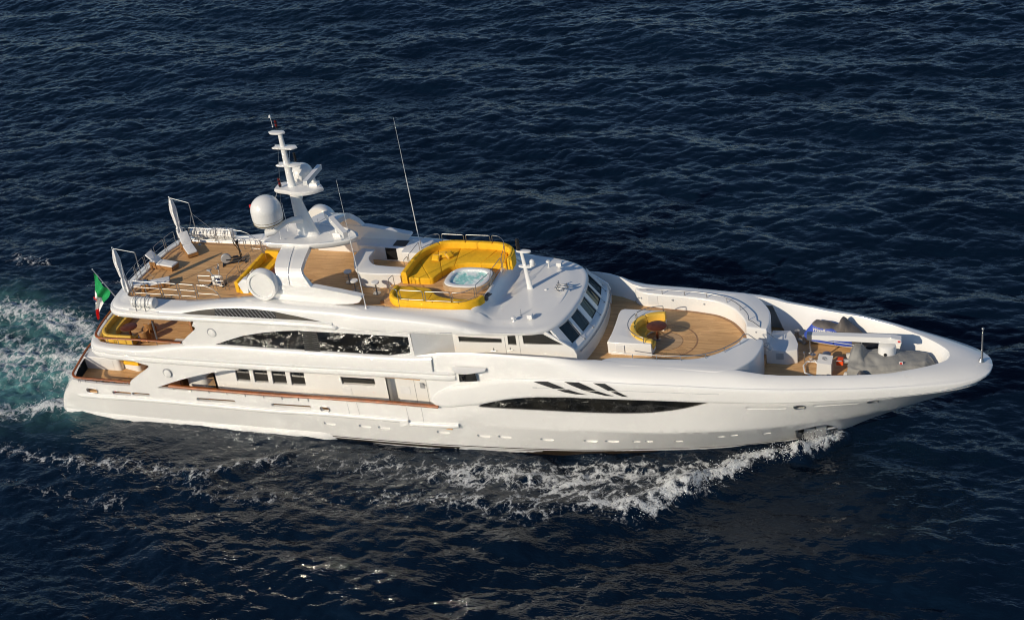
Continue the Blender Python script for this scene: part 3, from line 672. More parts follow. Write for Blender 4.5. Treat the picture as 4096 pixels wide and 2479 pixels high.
# shell-door seams
se = MB()
for pts in ([(22.129,-5.430,3.460),(22.151,-5.430,2.542)], [(22.797,-5.430,3.472),(22.848,-5.430,2.559)], [(22.142,-5.430,3.443),(26.127,-5.430,3.545),(26.161,-5.430,2.596)], [(26.311,-5.430,3.537),(27.156,-5.430,3.533),(27.144,-5.430,2.427)]):
    se.tube([(p[0], -(B(p[0])-.062), p[2]) for p in pts], 0.010, 4)
se.mirror(); obj('shell_door_seam', se, 'grey', yacht, split=True)

# ---- forward shoulder: the rounded belt from the nose of the side opening to the stem
crA = [(27.9,4.15),(28.15,4.55),(28.7,4.95)]+[(p[0], p[2]) for p in [(29.351,-5.400,5.305),(30.217,-5.402,5.445),(31.711,-5.414,5.931)]]+[(34.9,6.33),(38.6,6.50),(42.4,6.50),(45.8,6.42),(48,6.38),(50,6.34),(52,6.28),(54.5,6.17),(57,6.06),(58.5,6.0),(59.67,5.98)]
crZ = F1(*crA)
lowA = [(27.9,4.1),(28.3,3.72)]+[(p[0], p[2]) for p in [(30.947,-5.408,4.134)]]
lowZ = F1((27.9,4.1),(28.25,3.8),(28.8,3.74),(30.0,3.95),(30.95,4.12),(32.4,4.6),(34.5,5.05),(38.5,5.34),(42.3,5.44),(46,5.44),(50,5.50),(52.4,5.56),(54.2,5.54),(55.9,5.56),(57.2,5.60),(58,5.66),(58.85,5.74),(59.4,5.82),(59.67,5.86))
xs_ = [27.9,28.0,28.15,28.4,28.8,29.2,29.8,30.4,31,31.8,32.6,33.4]+list(np.arange(34.2, 52, 0.8))+list(np.arange(52.2, 58.6, 0.5))+[58.8,59.1,59.35,59.5,59.6,59.65,59.67]
rows = []
for x in xs_:
    a, b = lowZ(x), crZ(x); k = min(1.0, (x-27.9)/1.6); e = min(1.0, (59.67-x)/0.6)
    bulge = 0.10*math.sqrt(max(0.0, k)) ; r_ = []
    for t, o in ((0,-.10),(0.0,0.0),(.03,.55),(.09,.95),(.2,1.0),(.5,1.0),(.8,.85),(.93,.55),(1,.1)):
        y = max(0.0, B(x)+(o-0.35)*bulge); r_.append((x, -y, a+(b-a)*t))
    rows.append(r_)
sh = MB(); sh.loft([list(reversed(r_)) for r_ in rows]); 
# bulwark top: crest -> crown -> inner edge -> inner wall
ST = [  # outer x, inner edge (x, y, z), crown bulge
 (27.95,(27.2,5.03,7.02)),(28.15,(27.8,5.02,7.15)),(28.6,(28.5,5.0,7.3)),(29.4,(29.4,5.0,7.42)),(30.4,(30.4,5.0,7.52)),(32,(32,5.0,7.6)),(33.8,(33.8,4.98,7.62)),(35.4,(35.4,4.94,7.62)),(36.6,(36.6,4.86,7.56)),
 (37.5,(37.5,4.65,7.42)),(38.2,(38.2,4.3,7.26)),(39.0,(38.9,4.15,7.15)),(40,(40,4.15,7.10)),(42,(42,4.1,7.105)),(44,(44,4.0,7.10)),(45.5,(45.5,3.95,7.08)),(46.6,(46.6,3.95,7.02)),(47.4,(47.3,3.92,6.9)),
 (48,(48,3.82,6.80)),(49,(49,3.69,6.76)),(50,(50,3.48,6.70)),(51,(51,3.3,6.68)),(52,(51.9,3.14,6.67)),(53,(52.8,2.9,6.62)),(54,(53.6,2.68,6.59)),(55,(54.4,2.4,6.55)),(56,(55.1,2.02,6.52)),(57,(55.9,1.6,6.5)),(58,(56.6,1.12,6.46)),(58.8,(57.1,.68,6.43)),(59.3,(57.32,.36,6.41)),(59.67,(57.4,0.0,6.40))]
tt = [a for a, _ in ST]; innc = np.array([b for _, b in ST])
xs2 = xs_[1:]
rows, inner_line = [], []
for x in xs2:
    I_ = herm(tt, innc, [min(max(x, tt[0]), tt[-1])])[0]; z0 = crZ(x); O_ = np.array([x, B(x)+(0.1-0.35)*0.10*math.sqrt(min(1, (x-27.9)/1.6)), z0]); O_[1] = max(0, O_[1])
    up = I_[2]-z0; side = 1 if x < 38.5 else 0
    kk = min(1, (x-27.9)/2)*min(1, (59.67-x)/1.5); d_ = (I_-O_); d_[2] = 0; d_ = d_/max(1e-6, np.linalg.norm(d_)); r_ = [tuple(O_)]; O_ = O_+d_*.075*kk+np.array([0,0,.015*kk]); O_[1] = max(0, O_[1]); r_.append(tuple(O_)); z0 = O_[2]; up = I_[2]-z0
    for t in ((.10,.25,.42,.60,.8,.94) if True else ()):
        w = F1((0,0),(.10,.33),(.25,.60),(.42,.80),(.60,.92),(.8,.985),(1,1.0))(t)
        if x < 37: w = F1((0,0),(.25,.42),(.5,.80),(.75,.97),(.9,1.03),(1,1.0))(t)
        if x > 47.5: w = F1((0,0),(.10,.22),(.25,.46),(.42,.68),(.60,.84),(.8,.96),(1,1.0))(t)
        p = O_+(I_-O_)*t; r_.append((p[0], max(0, p[1]), z0+up*w))
    r_.append(tuple(I_)); inner_line.append(tuple(I_))
    zf = 6.05 if x < 38.6 else (6.6 if x < 47.4 else 4.98)
    dy = 0.12 if x < 47.4 else 0.5*min(1, I_[1]/1.5)
    dx = -0.75*max(0, (x-56)/3.65) if x > 56 else 0
    r_.append((I_[0]-0.02+dx*0.04, max(0, I_[1]-0.02), I_[2]-0.04)); r_.append((I_[0]+dx, max(0, I_[1]-dy), zf))
    rows.append([(a, -b, c) for a, b, c in r_])
sh.loft([list(reversed(r_)) for r_ in rows]); sh.mirror()
obj('bulwark_shell', sh, 'white', yacht, smooth=32, weld=True)

def shoulder_y(x, z):
    a, b = lowZ(x), crZ(x); t = (z-a)/(b-a); k = min(1.0, (x-27.9)/1.6)
    return B(x)+(np.interp(t, [0,.03,.09,.2,.5,.8,.93,1], [0,.55,.95,1,1,.85,.55,.1])-0.35)*0.10*math.sqrt(max(0,k))
def slide(pts, yfun):
    out = []; c = cam.matrix_world.translation
    for p in pts:
        q = Vector(p); d = (q-c).normalized(); t = (q-c).length
        for _ in range(40):
            e = c+d*t; t -= (e.y+yfun(e.x, e.z))/max(0.3, d.y)
        e = c+d*t; out.append((e.x, e.z))
    return out
stp = MB()
for q in ([(34.698,-5.439,6.217),(35.149,-5.443,6.280),(35.611,-5.447,6.308),(36.131,-5.448,6.110),(36.630,-5.442,5.888),(35.902,-5.449,5.850),(35.241,-5.444,6.041)], [(36.079,-5.449,5.794),(36.815,-5.440,5.849),(37.351,-5.433,5.694),(37.932,-5.426,5.599),(37.220,-5.435,5.572),(36.556,-5.443,5.651)],
          [(36.598,-5.443,6.388),(37.467,-5.432,6.416),(37.953,-5.426,6.194),(38.474,-5.419,5.930),(37.726,-5.428,5.892),(37.083,-5.436,6.137)], [(37.802,-5.427,5.862),(38.549,-5.418,5.900),(39.002,-5.412,5.758),(39.496,-5.406,5.638),(38.974,-5.413,5.628),(38.377,-5.420,5.739)],
          [(38.314,-5.421,6.443),(39.030,-5.412,6.459),(39.357,-5.408,6.234),(39.699,-5.404,6.001),(39.179,-5.410,5.983),(38.736,-5.416,6.226)], [(39.329,-5.408,5.932),(39.704,-5.404,5.965),(40.014,-5.400,5.811),(40.308,-5.392,5.663),(39.970,-5.400,5.662),(39.626,-5.405,5.786)]):
    m_ = plate(slide(q, shoulder_y), [], lambda x, z: -shoulder_y(x, z)-0.03, step=0.25); stp.add(m_.v, m_.f)
stp.mirror(); obj('vent_grille', stp, 'louver', yacht, split=True)
pin = MB()
for q in ([(34.602,-5.438,5.774),(34.888,-5.441,5.794)],):
    pin.tube([(x, -shoulder_y(x, z)-.006, z) for x, z in slide(q, shoulder_y)], 0.03, 4)
q = slide([(34.887,-5.441,5.785),(37.767,-5.428,5.905),(40.878,-5.378,6.061),(45.492,-5.176,6.174)], shoulder_y); q = crv(q, 30); pin.tube([(x, -shoulder_y(x, z)-.004, z) for x, z in q], 0.012, 4)
pin.mirror(); obj('handrail_track', pin, 'grey', yacht)
# side lantern niche under its little cap
nb = MB(); np_ = [(30.061,-5.381,6.392),(31.121,-5.389,6.494),(31.202,-5.390,5.914),(30.045,-5.380,5.744)]
m_ = plate(xz(np_), [], lambda x, z: -(B(x)+.055), step=0.4); nb.add(m_.v, m_.f); 
nb.mirror(); obj('lantern_niche', nb, 'black', yacht)
nc = MB(); cp = [(29.706,-5.400,6.746),(30.608,-5.405,6.903),(31.807,-5.415,6.887)]; x0, x1 = cp[0][0], cp[-1][0]
nc.loft([[(x0+(x1-x0)*t, -(B(x0)-.1), 6.72+.06*t) for t in np.linspace(0,1,12)], [(x0+(x1-x0)*t, -(B(x0)+.10+.42*math.sin(math.pi*t**.7)), 6.66+.06*t) for t in np.linspace(0,1,12)],
         [(x0+(x1-x0)*t, -(B(x0)+.10+.40*math.sin(math.pi*t**.7)), 6.60+.06*t) for t in np.linspace(0,1,12)], [(x0+(x1-x0)*t, -(B(x0)-.1), 6.44+.08*t) for t in np.linspace(0,1,12)]])
nc.mirror(); obj('lantern_cap', nc, 'white', yacht, recalc=True)
nl = MB(); nl.lathe([(.07,0),(.1,.04),(.1,.34),(.06,.38)], (30.35, -(B(30)+.12), 5.92), 12); nl.mirror(); obj('side_lantern', nl, 'glass', yacht)

# ---- foredeck coaming block round the oval lounge, with the passage forward
ovl = [(38.25,4.45),(38.5,3.95),(38.85,3.72),(39.5,3.6),(40.1,3.54),(41.2,3.48),(42.3,3.40),(43.1,3.28),(43.8,3.12),(44.4,2.80),(44.9,2.42),(45.3,1.95),(45.65,1.45),(45.88,.95),(45.98,.55)]
frt = [(47.15,.55),(47.25,1.0),(47.2,1.8),(47.0,2.6),(46.6,3.3),(46.0,4.0),(45.2,4.35)]
blk = MB(); ol = crv(ovl, 50); fr_ = crv(frt, 18)
out_ = [tuple(p) for p in ol]+[tuple(p) for p in fr_]+[(42,4.4),(39.5,4.5)]
blk.prism([(x, -y) for x, y in out_], 4.9, lambda x, y: 7.10-0.10*max(0, (x-45.2)/2), bev=0.10); blk.mirror()
obj('foredeck_coaming', blk, 'white', yacht, smooth=40)
# ---- decks
dk = MB(); dk.prism([(27.3,-4.95),(36.8,-4.95),(38.6,-4.4),(46.05,-4.2),(46.05,4.2),(38.6,4.4),(36.8,4.95),(27.3,4.95)], 5.95, 6.13)
dk.prism([(0.55,0),(.7,-2),(1.1,-3.9),(1.6,-4.75),(2.5,-5.0),(8,-5.15),(28.9,-5.2),(28.9,5.2),(8,5.15),(2.5,5.0),(1.6,4.75),(1.1,3.9),(.7,2)], 1.95, 2.15)
dk.prism([(3.2,0),(3.4,-2),(3.75,-3.7),(4.4,-4.6),(5.4,-4.85),(11,-4.95),(27.2,-4.95),(27.2,4.95),(11,4.95),(5.4,4.85),(4.4,4.6),(3.75,3.7),(3.4,2)], 5.25, 5.45)
dk.prism([(46,-4.1),(50,-3.6),(53,-2.6),(55.5,-1.2),(56.6,0),(55.5,1.2),(53,2.6),(50,3.6),(46,4.1)], 4.8, 5.0)
dk.prism([(6.4,0),(6.42,-1.9),(6.67,-3.3),(6.85,-3.8),(25.2,-3.85),(25.2,3.85),(6.85,3.8),(6.67,3.3),(6.42,1.9)], 8.75, 9.0)
pl = [(25.2,-.35),(24.55,-1.5),(24.6,-2.6),(25.0,-3.4),(26,-3.65),(29.3,-3.62),(30.3,-3.3),(30.75,-2.2),(30.95,0),(30.75,2.2),(30.3,3.3),(29.3,3.62),(25.4,3.65),(25.2,0.2)]
dk.prism(pl, 8.8, 9.5)
obj('teak_deck', dk, 'teak', yacht, smooth=0)
for k_ in range(4):
    st = MB(); st.box(46.05+.28*k_, 46.33+.28*k_, -.53, .53, 4.9, 5.95-.24*k_); obj('step', st, 'teak', yacht, smooth=0)
# margin boards and the round star inlay under the foredeck table
mg = MB()
def band(path, w, z, closed=False):
    P_ = [Vector((p[0], p[1])) for p in path]; L_ = []; Rr = []
    for i, p in enumerate(P_):
        t = P_[min(i+1, len(P_)-1)]-P_[max(i-1, 0)] if not closed else P_[(i+1) % len(P_)]-P_[i-1]
        t.normalize(); n_ = Vector((-t.y, t.x)); L_.append((p.x, p.y, z)); Rr.append((p.x+n_.x*w, p.y+n_.y*w, z))
    if closed: L_.append(L_[0]); Rr.append(Rr[0])
    mg.loft([L_, Rr])
for s_ in (1, -1):
    band([(x, s_*(y-.02)) for x, y in crv([(39.5,3.6)]+ovl[4:], 40)], .18*s_*-1, 6.134)
    band([(6.42+.25, 0), (6.67,-s_*1.9),(6.9,-s_*3.2),(7.1,-s_*3.62),(16.5,-s_*3.66)], .14*-s_*-1, 9.004)
obj('margin_board', mg, 'teak_dark', yacht, smooth=0, split=True); mg = MB()
CI = (41.35, -.15)
ring = lambda r, n=48: [(CI[0]+r*math.cos(2*math.pi*k/n), CI[1]+r*math.sin(2*math.pi*k/n)) for k in range(n)]
band(ring(1.86), .10, 6.134, True); band(ring(.98), .05, 6.134, True)
for k in range(12):
    w = 2*math.pi*k/12+.2; a, b = .99, 1.78
    mg.add([(CI[0]+a*math.cos(w), CI[1]+a*math.sin(w), 6.1345), (CI[0]+b*math.cos(w-.012), CI[1]+b*math.sin(w-.012), 6.1345), (CI[0]+b*math.cos(w+.012), CI[1]+b*math.sin(w+.012), 6.1345)], [(0,1,2)])
    if k % 2 == 0:
        for j in range(6):
            u = w+.06+j*.055; mg.add([(CI[0]+r_*math.cos(u+e), CI[1]+r_*math.sin(u+e), 6.1345) for r_, e in ((a+.1,-.004),(b-.1*j/5,-.004),(b-.1*j/5,.006),(a+.1,.006))], [(0,1,2,3)])

obj('deck_inlay', mg, 'teak_dark', yacht, smooth=0)
obj('centre_disc', MB().prism(ring(.93), 6.0, 6.1335), 'teak_pale', yacht, smooth=0)

# ---- main deck superstructure inside the side opening
YW = -4.15
wl = MB()
wp = lambda outl, holes, y, th=0.15: plate(outl, holes, lambda x, z: y, step=1.2, thick=th)
win4 = [xz(q) for q in ([(13.792,-4.150,4.398),(14.846,-4.150,4.492),(14.770,-4.150,3.473),(13.757,-4.150,3.454)], [(15.117,-4.150,4.517),(16.168,-4.150,4.610),(16.093,-4.150,3.493),(15.070,-4.150,3.463)], [(16.470,-4.150,4.591),(17.481,-4.150,4.635),(17.421,-4.150,3.515),(16.394,-4.150,3.465)], [(17.808,-4.150,4.664),(18.806,-4.150,4.662),(18.762,-4.150,3.539),(17.737,-4.150,3.489)])]
winl = xz([(21.338,-4.150,4.452),(23.686,-4.150,4.505),(23.687,-4.150,3.987),(21.385,-4.150,3.907)])
m_ = wp([(12.05,2.1),(24.45,2.1),(24.45,5.3),(12.05,5.3)], win4+[winl], YW); wl.add(m_.v, m_.f)
m_ = wp([(25.2,2.1),(29.5,2.1),(29.5,5.6),(25.2,5.6)], [], YW); wl.add(m_.v, m_.f)
wl.box(24.45, 25.2, YW+.55, YW+.6, 2.1, 5.5); wl.add([(24.45,YW,2.1),(24.45,YW+.55,2.1),(24.45,YW+.55,5.4),(24.45,YW,5.4)], [(0,1,2,3)]); wl.add([(25.2,YW,2.1),(25.2,YW+.55,2.1),(25.2,YW+.55,5.4),(25.2,YW,5.4)], [(0,1,2,3)])
wl.box(12.05, 12.2, YW, -YW, 2.1, 5.2)
wl.mirror(); obj('saloon_wall', wl, 'white', yacht, smooth=0)
for q in win4+[winl]:
    m_ = MB(); x0, x1 = min(p[0] for p in q), max(p[0] for p in q); z0, z1 = min(p[1] for p in q), max(p[1] for p in q)
    m_.box(x0-.05, x1+.05, YW+.10, YW+.13, z0-.05, z1+.05); m_.mirror(); w_ = obj('side_window', m_, 'glass', yacht, smooth=0)
dr = MB()
for q in ([(26.364,-4.170,4.596),(26.348,-4.170,3.329)], [(27.174,-4.170,4.609),(27.164,-4.170,3.346)], [(28.059,-4.170,4.620),(28.059,-4.170,3.634)]): dr.tube([(p[0], YW-.005, 2.15 if i else 5.2) for i, p in enumerate([q[0], q[0]])], .012, 4)
for p in [(26.896,-4.200,4.325),(27.466,-4.200,4.361)]: dr.box(p[0]-.16, p[0]+.16, YW-.012, YW-.004, p[2]-.2, p[2]+.2); 
dr.mirror(); obj('door_seam', dr, 'grey', yacht, smooth=0, split=True)
dh = MB()
for p in [(26.968,-4.250,4.392),(27.520,-4.250,4.418)]: dh.tube(rpath([(p[0]-.1, YW, p[2]+.1), (p[0]-.02, YW-.09, p[2]+.1), (p[0]+.12, YW-.09, p[2]-.02)], .05), .025, 6)
dh.mirror(); obj('door_handle', dh, 'steel', yacht)
lk = MB()
for p in [(21.628,-4.160,3.338),(25.687,-4.160,3.866)]: lk.box(p[0]-.32, p[0]+.32, YW-.012, YW-.002, p[2]-.27, p[2]+.27)
lk.mirror(); obj('locker_hatch', lk, 'deckwhite', yacht, smooth=0, split=True)
# rounded locker block and the side stairway seen through the arch
sb = MB(); sb.prism(rpath([(9.5,-3.0),(9.8,-4.1),(11.3,-4.1),(11.5,-3.0)], .5, 6), 2.15, 4.9, bev=.05); sb.mirror(); obj('stair_locker', sb, 'white', yacht, smooth=40)
for k_ in range(5):
    s4_ = MB(); s4_.box(11.45, 12.05, -4.1, -2.9, 2.3+.55*k_, 2.36+.55*k_); s4_.mirror(); obj('stair_tread', s4_, 'teak_pale', yacht, smooth=0)
aw = MB(); aw.box(8.9, 9.1, -3.6, 3.6, 2.15, 5.25); obj('aft_bulkhead', aw, 'oak', yacht, smooth=0)
tb = MB(); tb.prism(rpath([(.75,-2.45),(3.55,-2.45),(3.6,2.45),(.75,2.45)], .3, 5), 2.15, 3.12, bev=.05); obj('transom_locker', tb, 'white', yacht, smooth=40)
tl = MB(); tl.box(1.65, 1.95, -2.462, -2.452, 2.4, 2.85); tl.box(2.45, 3.0, -2.462, -2.452, 2.35, 2.95); obj('locker_hatch', tl, 'deckwhite', yacht, smooth=0, split=True)
sfb = MB(); sfb.prism(rpath([(3.6,-2.1),(5.0,-2.4),(5.2,-1.2),(5.0,1.5),(3.6,1.5)], .4, 5), 2.15, 2.62, bev=.05); obj('bench_base', sfb, 'white', yacht, smooth=40)
# bollards by the stern
bo = MB()
for x in (2.6, 3.4, 4.3):
    bo.lathe([(.1,0),(.1,.5),(.15,.55),(.15,.6),(.02,.64)], (x, -4.45, 2.15), 12)
bo.mirror(); obj('stern_bollard', bo, 'steel', yacht, split=True)

# ---- upper deck belt, bulwark and glass side
zA = F1((3,5.08),(5,5.08),(8.5,5.11),(17.4,5.30),(25.7,5.56),(29.8,5.66))
pathA = crv([(2.55,0),(2.65,-1.5),(2.9,-2.8),(3.2,-3.9),(3.55,-4.6),(4.1,-5.05),(5.0,-5.24),(6.5,-5.33),(8.5,-5.36),(12,-5.38),(16,-5.39),(20,-5.4),(25,-5.4),(28.6,-5.4),(29.5,-5.38),(29.75,-5.3)], 90)
pa3 = [(x, y, zA(x)+.20) for x, y in pathA]
# upstream end is on the centre line; the profile: two soft ridges
profA = [(-.30,-.24),(-.06,-.20),(.03,-.12),(.05,0),(.02,.12),(-.05,.17),(-.05,.20),(.0,.26),(.0,.34),(-.07,.40),(-.30,.42)]
m_ = sweep_out([(x, y, z) for x, y, z in pa3], profA); m_.mirror(); obj('upper_deck_belt', m_, 'white', yacht, smooth=40)
capZ = F1((2.5,5.94),(7.5,6.02),(8.6,6.12),(9.6,6.33),(11,6.55),(13.7,6.78),(17,6.83),(22,6.92),(25.4,6.98),(27.2,7.06),(28.4,7.2))
capI = F1((2.5,.42),(8.6,.42),(10.5,.32),(13,.28),(27.2,.3),(28.4,.34))
def belt_dir(path, i):
    a, b = path[max(i-1, 0)], path[min(i+1, len(path)-1)]; t = Vector((b[0]-a[0], b[1]-a[1])).normalized(); return Vector((t.y, -t.x))
rows = []
pA = [p for p in pathA if p[0] < 28.5]
for i, (x, y) in enumerate(pA):
    n_ = belt_dir(pathA, i); z0 = zA(x)+.60; z1 = capZ(x); ci = capI(x); r_ = []
    for t, o in ((0,.06),(.25,.07),(.5,.09),(.72,.13),(.86,.20),(.95,.28),(1,.40)):
        k = .06+(ci-.06)*((o-.06)/.34); r_.append((x-n_.x*k, y-n_.y*k, z0+(z1-z0)*t))
    k = ci+.14; r_.append((x-n_.x*k, y-n_.y*k, z1+.01))
    k = ci+.22; r_.append((x-n_.x*k, y-n_.y*k, z1-.05)); k = ci+.26; r_.append((x-n_.x*k, y-n_.y*k, 5.4))
    rows.append(r_)
bw = MB(); bw.loft([list(reversed(r_)) for r_ in rows]); bw.mirror(); obj('upper_bulwark', bw, 'white', yacht, smooth=40)
swp = MB(); q = crv([(7.264,-5.278,5.644),(8.762,-5.303,5.996),(10.736,-5.311,6.290),(12.630,-5.319,6.414)], 14); 
# glass side
zB = F1((5,8.30),(6.5,8.32),(12,8.46),(20,8.60),(23,8.52),(29,8.62),(34,8.53),(36.4,8.40))
YU = -5.1
aftw = xz([(11.163,-5.100,6.654),(11.135,-5.100,6.783),(11.197,-5.100,6.864),(11.656,-5.100,7.277),(12.279,-5.100,7.764),(12.389,-5.100,7.882),(12.369,-5.100,8.004),(12.212,-5.100,8.052)])
gtop = xz([(13.471,-5.100,6.776),(14.540,-5.100,7.187),(15.731,-5.100,7.618),(17.242,-5.100,7.973),(18.703,-5.100,8.204),(19.842,-5.100,8.321)])+xz([(19.865,-5.100,8.301),(20.981,-5.100,8.325),(24.266,-5.100,8.388),(27.041,-5.100,8.423)])
gbot = xz([(27.033,-5.100,7.979),(27.003,-5.100,7.285),(26.172,-5.100,7.122),(25.425,-5.100,6.941),(23.237,-5.100,6.842),(21.022,-5.100,6.804),(19.527,-5.100,6.798)])+xz([(18.378,-5.100,6.805),(13.471,-5.100,6.723)])
up_out = aftw+[(12.5,8.6),(20,8.7),(27.2,8.62),(27.25,7.0),(25.4,6.85),(20,6.75),(13.7,6.6),(12,6.3)]
gl = plate(up_out, [gtop+gbot], lambda x, z: YU, step=0.7, thick=0.12)
gl.add([(27.25,YU,6.0),(27.25,YU,8.7),(29.3,-3.8,8.7),(29.3,-3.8,6.0)], [(0,3,2,1)])
gl.mirror(); obj('upper_side_wall', gl, 'white', yacht, smooth=30)
gg = plate(gtop+gbot, [], lambda x, z: YU+.05, step=0.8); gg.mirror(); ug = obj('side_glazing', gg, 'glass', yacht)
lv = MB(); lq = [(19.856,-5.080,8.303),(20.955,-5.080,8.318),(20.769,-5.080,6.849),(19.608,-5.080,6.800)]
x0, x1 = lq[0][0], lq[1][0]; zt, zb_ = lq[0][2], lq[2][2]
for k in range(10):
    z = zb_+(zt-zb_)*(k+.5)/10; sx = lambda zz: (zt-zz)*.02
    lv.box(x0+.02, x1-.02, YU-.02, YU+.05, z-.05, z+.035)
lv.mirror(); obj('louver', lv, 'louver', yacht, smooth=0)
sm = MB()
for p in [(17.658,-5.050,7.900),(17.456,-5.050,6.846)]+[(24.523,-5.050,8.346),(24.310,-5.050,6.869)]: pass
for x_ in (17.15, 23.9): sm.box(x_-.015, x_+.015, YU+.035, YU+.048, 6.9, 8.5)
sm.mirror(); obj('mullion', sm, 'black', ug, smooth=0, split=True)
ps = MB()
for q, yy in (((9.553,-5.356,4.431), 0), ((13.559,-5.100,7.656), 0)):
    c_ = q; ps.lathe([(.27,-.02),(.27,.05),(.22,.07),(.02,.07)], c_, 28, axis=(0,-1,0))
ps.mirror(); obj('round_cap', ps, 'white', yacht, split=True)
psr = MB()  # flat grey discs offset behind the caps: shade painted in, no real gap
for q in ((9.553,-5.356,4.431), (13.559,-5.100,7.656)): psr.lathe([(.33,-.02),(.33,.003),(.02,.003)], (q[0]-.04, q[1], q[2]+.02), 28, axis=(0,-1,0))
psr.mirror(); obj('painted_cap_shadow', psr, 'grey', yacht, split=True)

# ---- wheelhouse
YH = -3.8
wh = MB()
wA = xz([(29.667,-3.800,7.842),(32.403,-3.800,7.892),(32.383,-3.800,7.647),(29.685,-3.800,7.506)]); wD = xz([(32.815,-3.800,8.134),(33.296,-3.800,8.193),(33.294,-3.800,7.560),(32.800,-3.800,7.555)]); wC = xz([(33.748,-3.800,8.243),(35.040,-3.800,8.414),(36.173,-3.800,7.809),(33.764,-3.800,7.683)])
side = [(29.3,6.0),(36.9,6.0),(36.95,7.2),(36.80,7.55),(35.0,8.75),(29.3,8.75)]
m_ = plate(side, [wA, wD, wC], lambda x, z: YH, step=1.5, thick=.12); wh.add(m_.v, m_.f); wh.mirror()
arcb = lambda y: 37.38-.036*y*y; arct = lambda y: 36.97-.042*y*y; arcu = lambda y: 36.22-.052*y*y
ys_ = np.linspace(-3.8, 3.8, 33)
def fr_row(f, z, dx=0.0): return [(f(y)+dx-(0.10*max(0, abs(y)-3.2)/.6 if True else 0), y, z) for y in ys_]
front = [fr_row(arcb, 5.95), fr_row(arcb, 7.22), fr_row(arcb, 7.34, -.03), fr_row(arcb, 7.42, -.10), fr_row(arct, 7.52, .05), fr_row(arct, 7.55, 0)]
wh.loft([list(r_) for r_ in front])
panes = [(-3.25,-2.22),(-1.95,-.93),(-.5,.5),(.93,1.95),(2.22,3.25)]
# posts between the raked panes
zt0, zt1 = 7.55, 8.62
def rk(y, t, off=0.0):
    xb = arct(y); xt = arcu(y); x = xb+(xt-xb)*t; n_ = Vector((1.07, 0, .75)).normalized(); return (x+n_.x*off, y*(1-.04*t), zt0+(zt1-zt0)*t+n_.z*off)
edges_ = [-3.8]+[v for p in panes for v in p]+[3.8]
for a, b in zip(edges_[0::2], edges_[1::2]):
    wh.loft([[rk(a, t, .05), rk((a+b)/2, t, .06), rk(b, t, .05)] for t in (0, .5, 1)])
    for e in (a, b): wh.loft([[rk(e, t, .05), rk(e, t, -.06)] for t in (0, 1)])
obj('wheelhouse', wh, 'white', yacht, smooth=30)
for a, b in panes:
    m_ = MB(); m_.loft([[rk(a-.02, t, -.02), rk((a+b)/2, t, -.02), rk(b+.02, t, -.02)] for t in (0, 1)]); pn = obj('windscreen_pane', m_, 'screen', yacht, smooth=0)
    f_ = MB(); f_.tube([rk(a+.03, .02, 0), rk(b-.03, .02, 0), rk(b-.03, .97, 0), rk(a+.03, .97, 0)], .028, 4, closed=True); obj('pane_gasket', f_, 'black', pn, smooth=0)
    yc = (a+b)/2; w_ = MB(); w_.tube([(arct(b)+.34, b-.25, 7.46), rk(b-.22, .10, .10), rk(b-.12, .92, .07)], .016, 5)
    w_.lathe([(.05,0),(.05,.06),(.02,.08)], (arct(b)+.33, b-.25, 7.42), 10); obj('wiper', w_, 'steel', yacht)
for q, nm in ((wA, 'side_window'), (wD, 'side_window'), (wC, 'side_window')):
    m_ = plate(q, [], lambda x, z: YH+.05, step=2); m_.mirror(); w_ = obj(nm, m_, 'glass', yacht, smooth=0)
    f_ = MB(); f_.tube([(x, YH-.0, z) for x, z in q], .02, 4, closed=True); f_.mirror(); obj('window_frame', f_, 'black', w_, smooth=0)
ds = MB()
for x_ in (32.6, 33.5): ds.tube([(x_, YH-.004, 6.15), (x_, YH-.004, 8.6)], .011, 4)
ds.mirror(); obj('door_seam', ds, 'grey', yacht, split=True)
dh = MB()
for c_ in ((32.929,-3.850,7.208), (31.862,-3.850,7.083)): dh.tube([(c_[0]-.22, YH-.06, c_[2]-.07), (c_[0]+.14, YH-.06, c_[2])], .028, 6); dh.tube([(c_[0]-.05, YH, c_[2]+.14), (c_[0]-.05, YH-.06, c_[2]-.02)], .022, 6)
dh.mirror(); obj('door_handle', dh, 'steel', yacht)
hr = MB(); hr.tube([(arcb(y)+.07, y, 7.10) for y in np.linspace(-3.3, 3.7, 30)], .035, 8)
for y in np.linspace(-3.2, 3.4, 7): hr.tube([(arcb(y)-.02, y, 7.10), (arcb(y)+.07, y, 7.10)], .02, 6)
obj('handrail', hr, 'steel', yacht)
it = MB(); it.box(29.5, 36.2, -3.5, 3.5, 6.2, 7.0); it.box(35.6, 36.2, -2.8, 2.8, 7.15, 7.4); it.box(33.8,34.5,-2.4,-1.6,7.1,8.0); it.box(33.8,34.5,-.4,.4,7.1,8.0); it.box(29.5,29.6,-3.6,3.6,6.2,8.6)
obj('helm_console', it, 'interior', yacht, smooth=0)
dkp = MB(); 
for y in (-2.6, -1.5): dkp.lathe([(.02,0),(.05,.0),(.05,.02),(.02,.02)], (37.3, y, 6.6), 8, axis=(1,0,0))

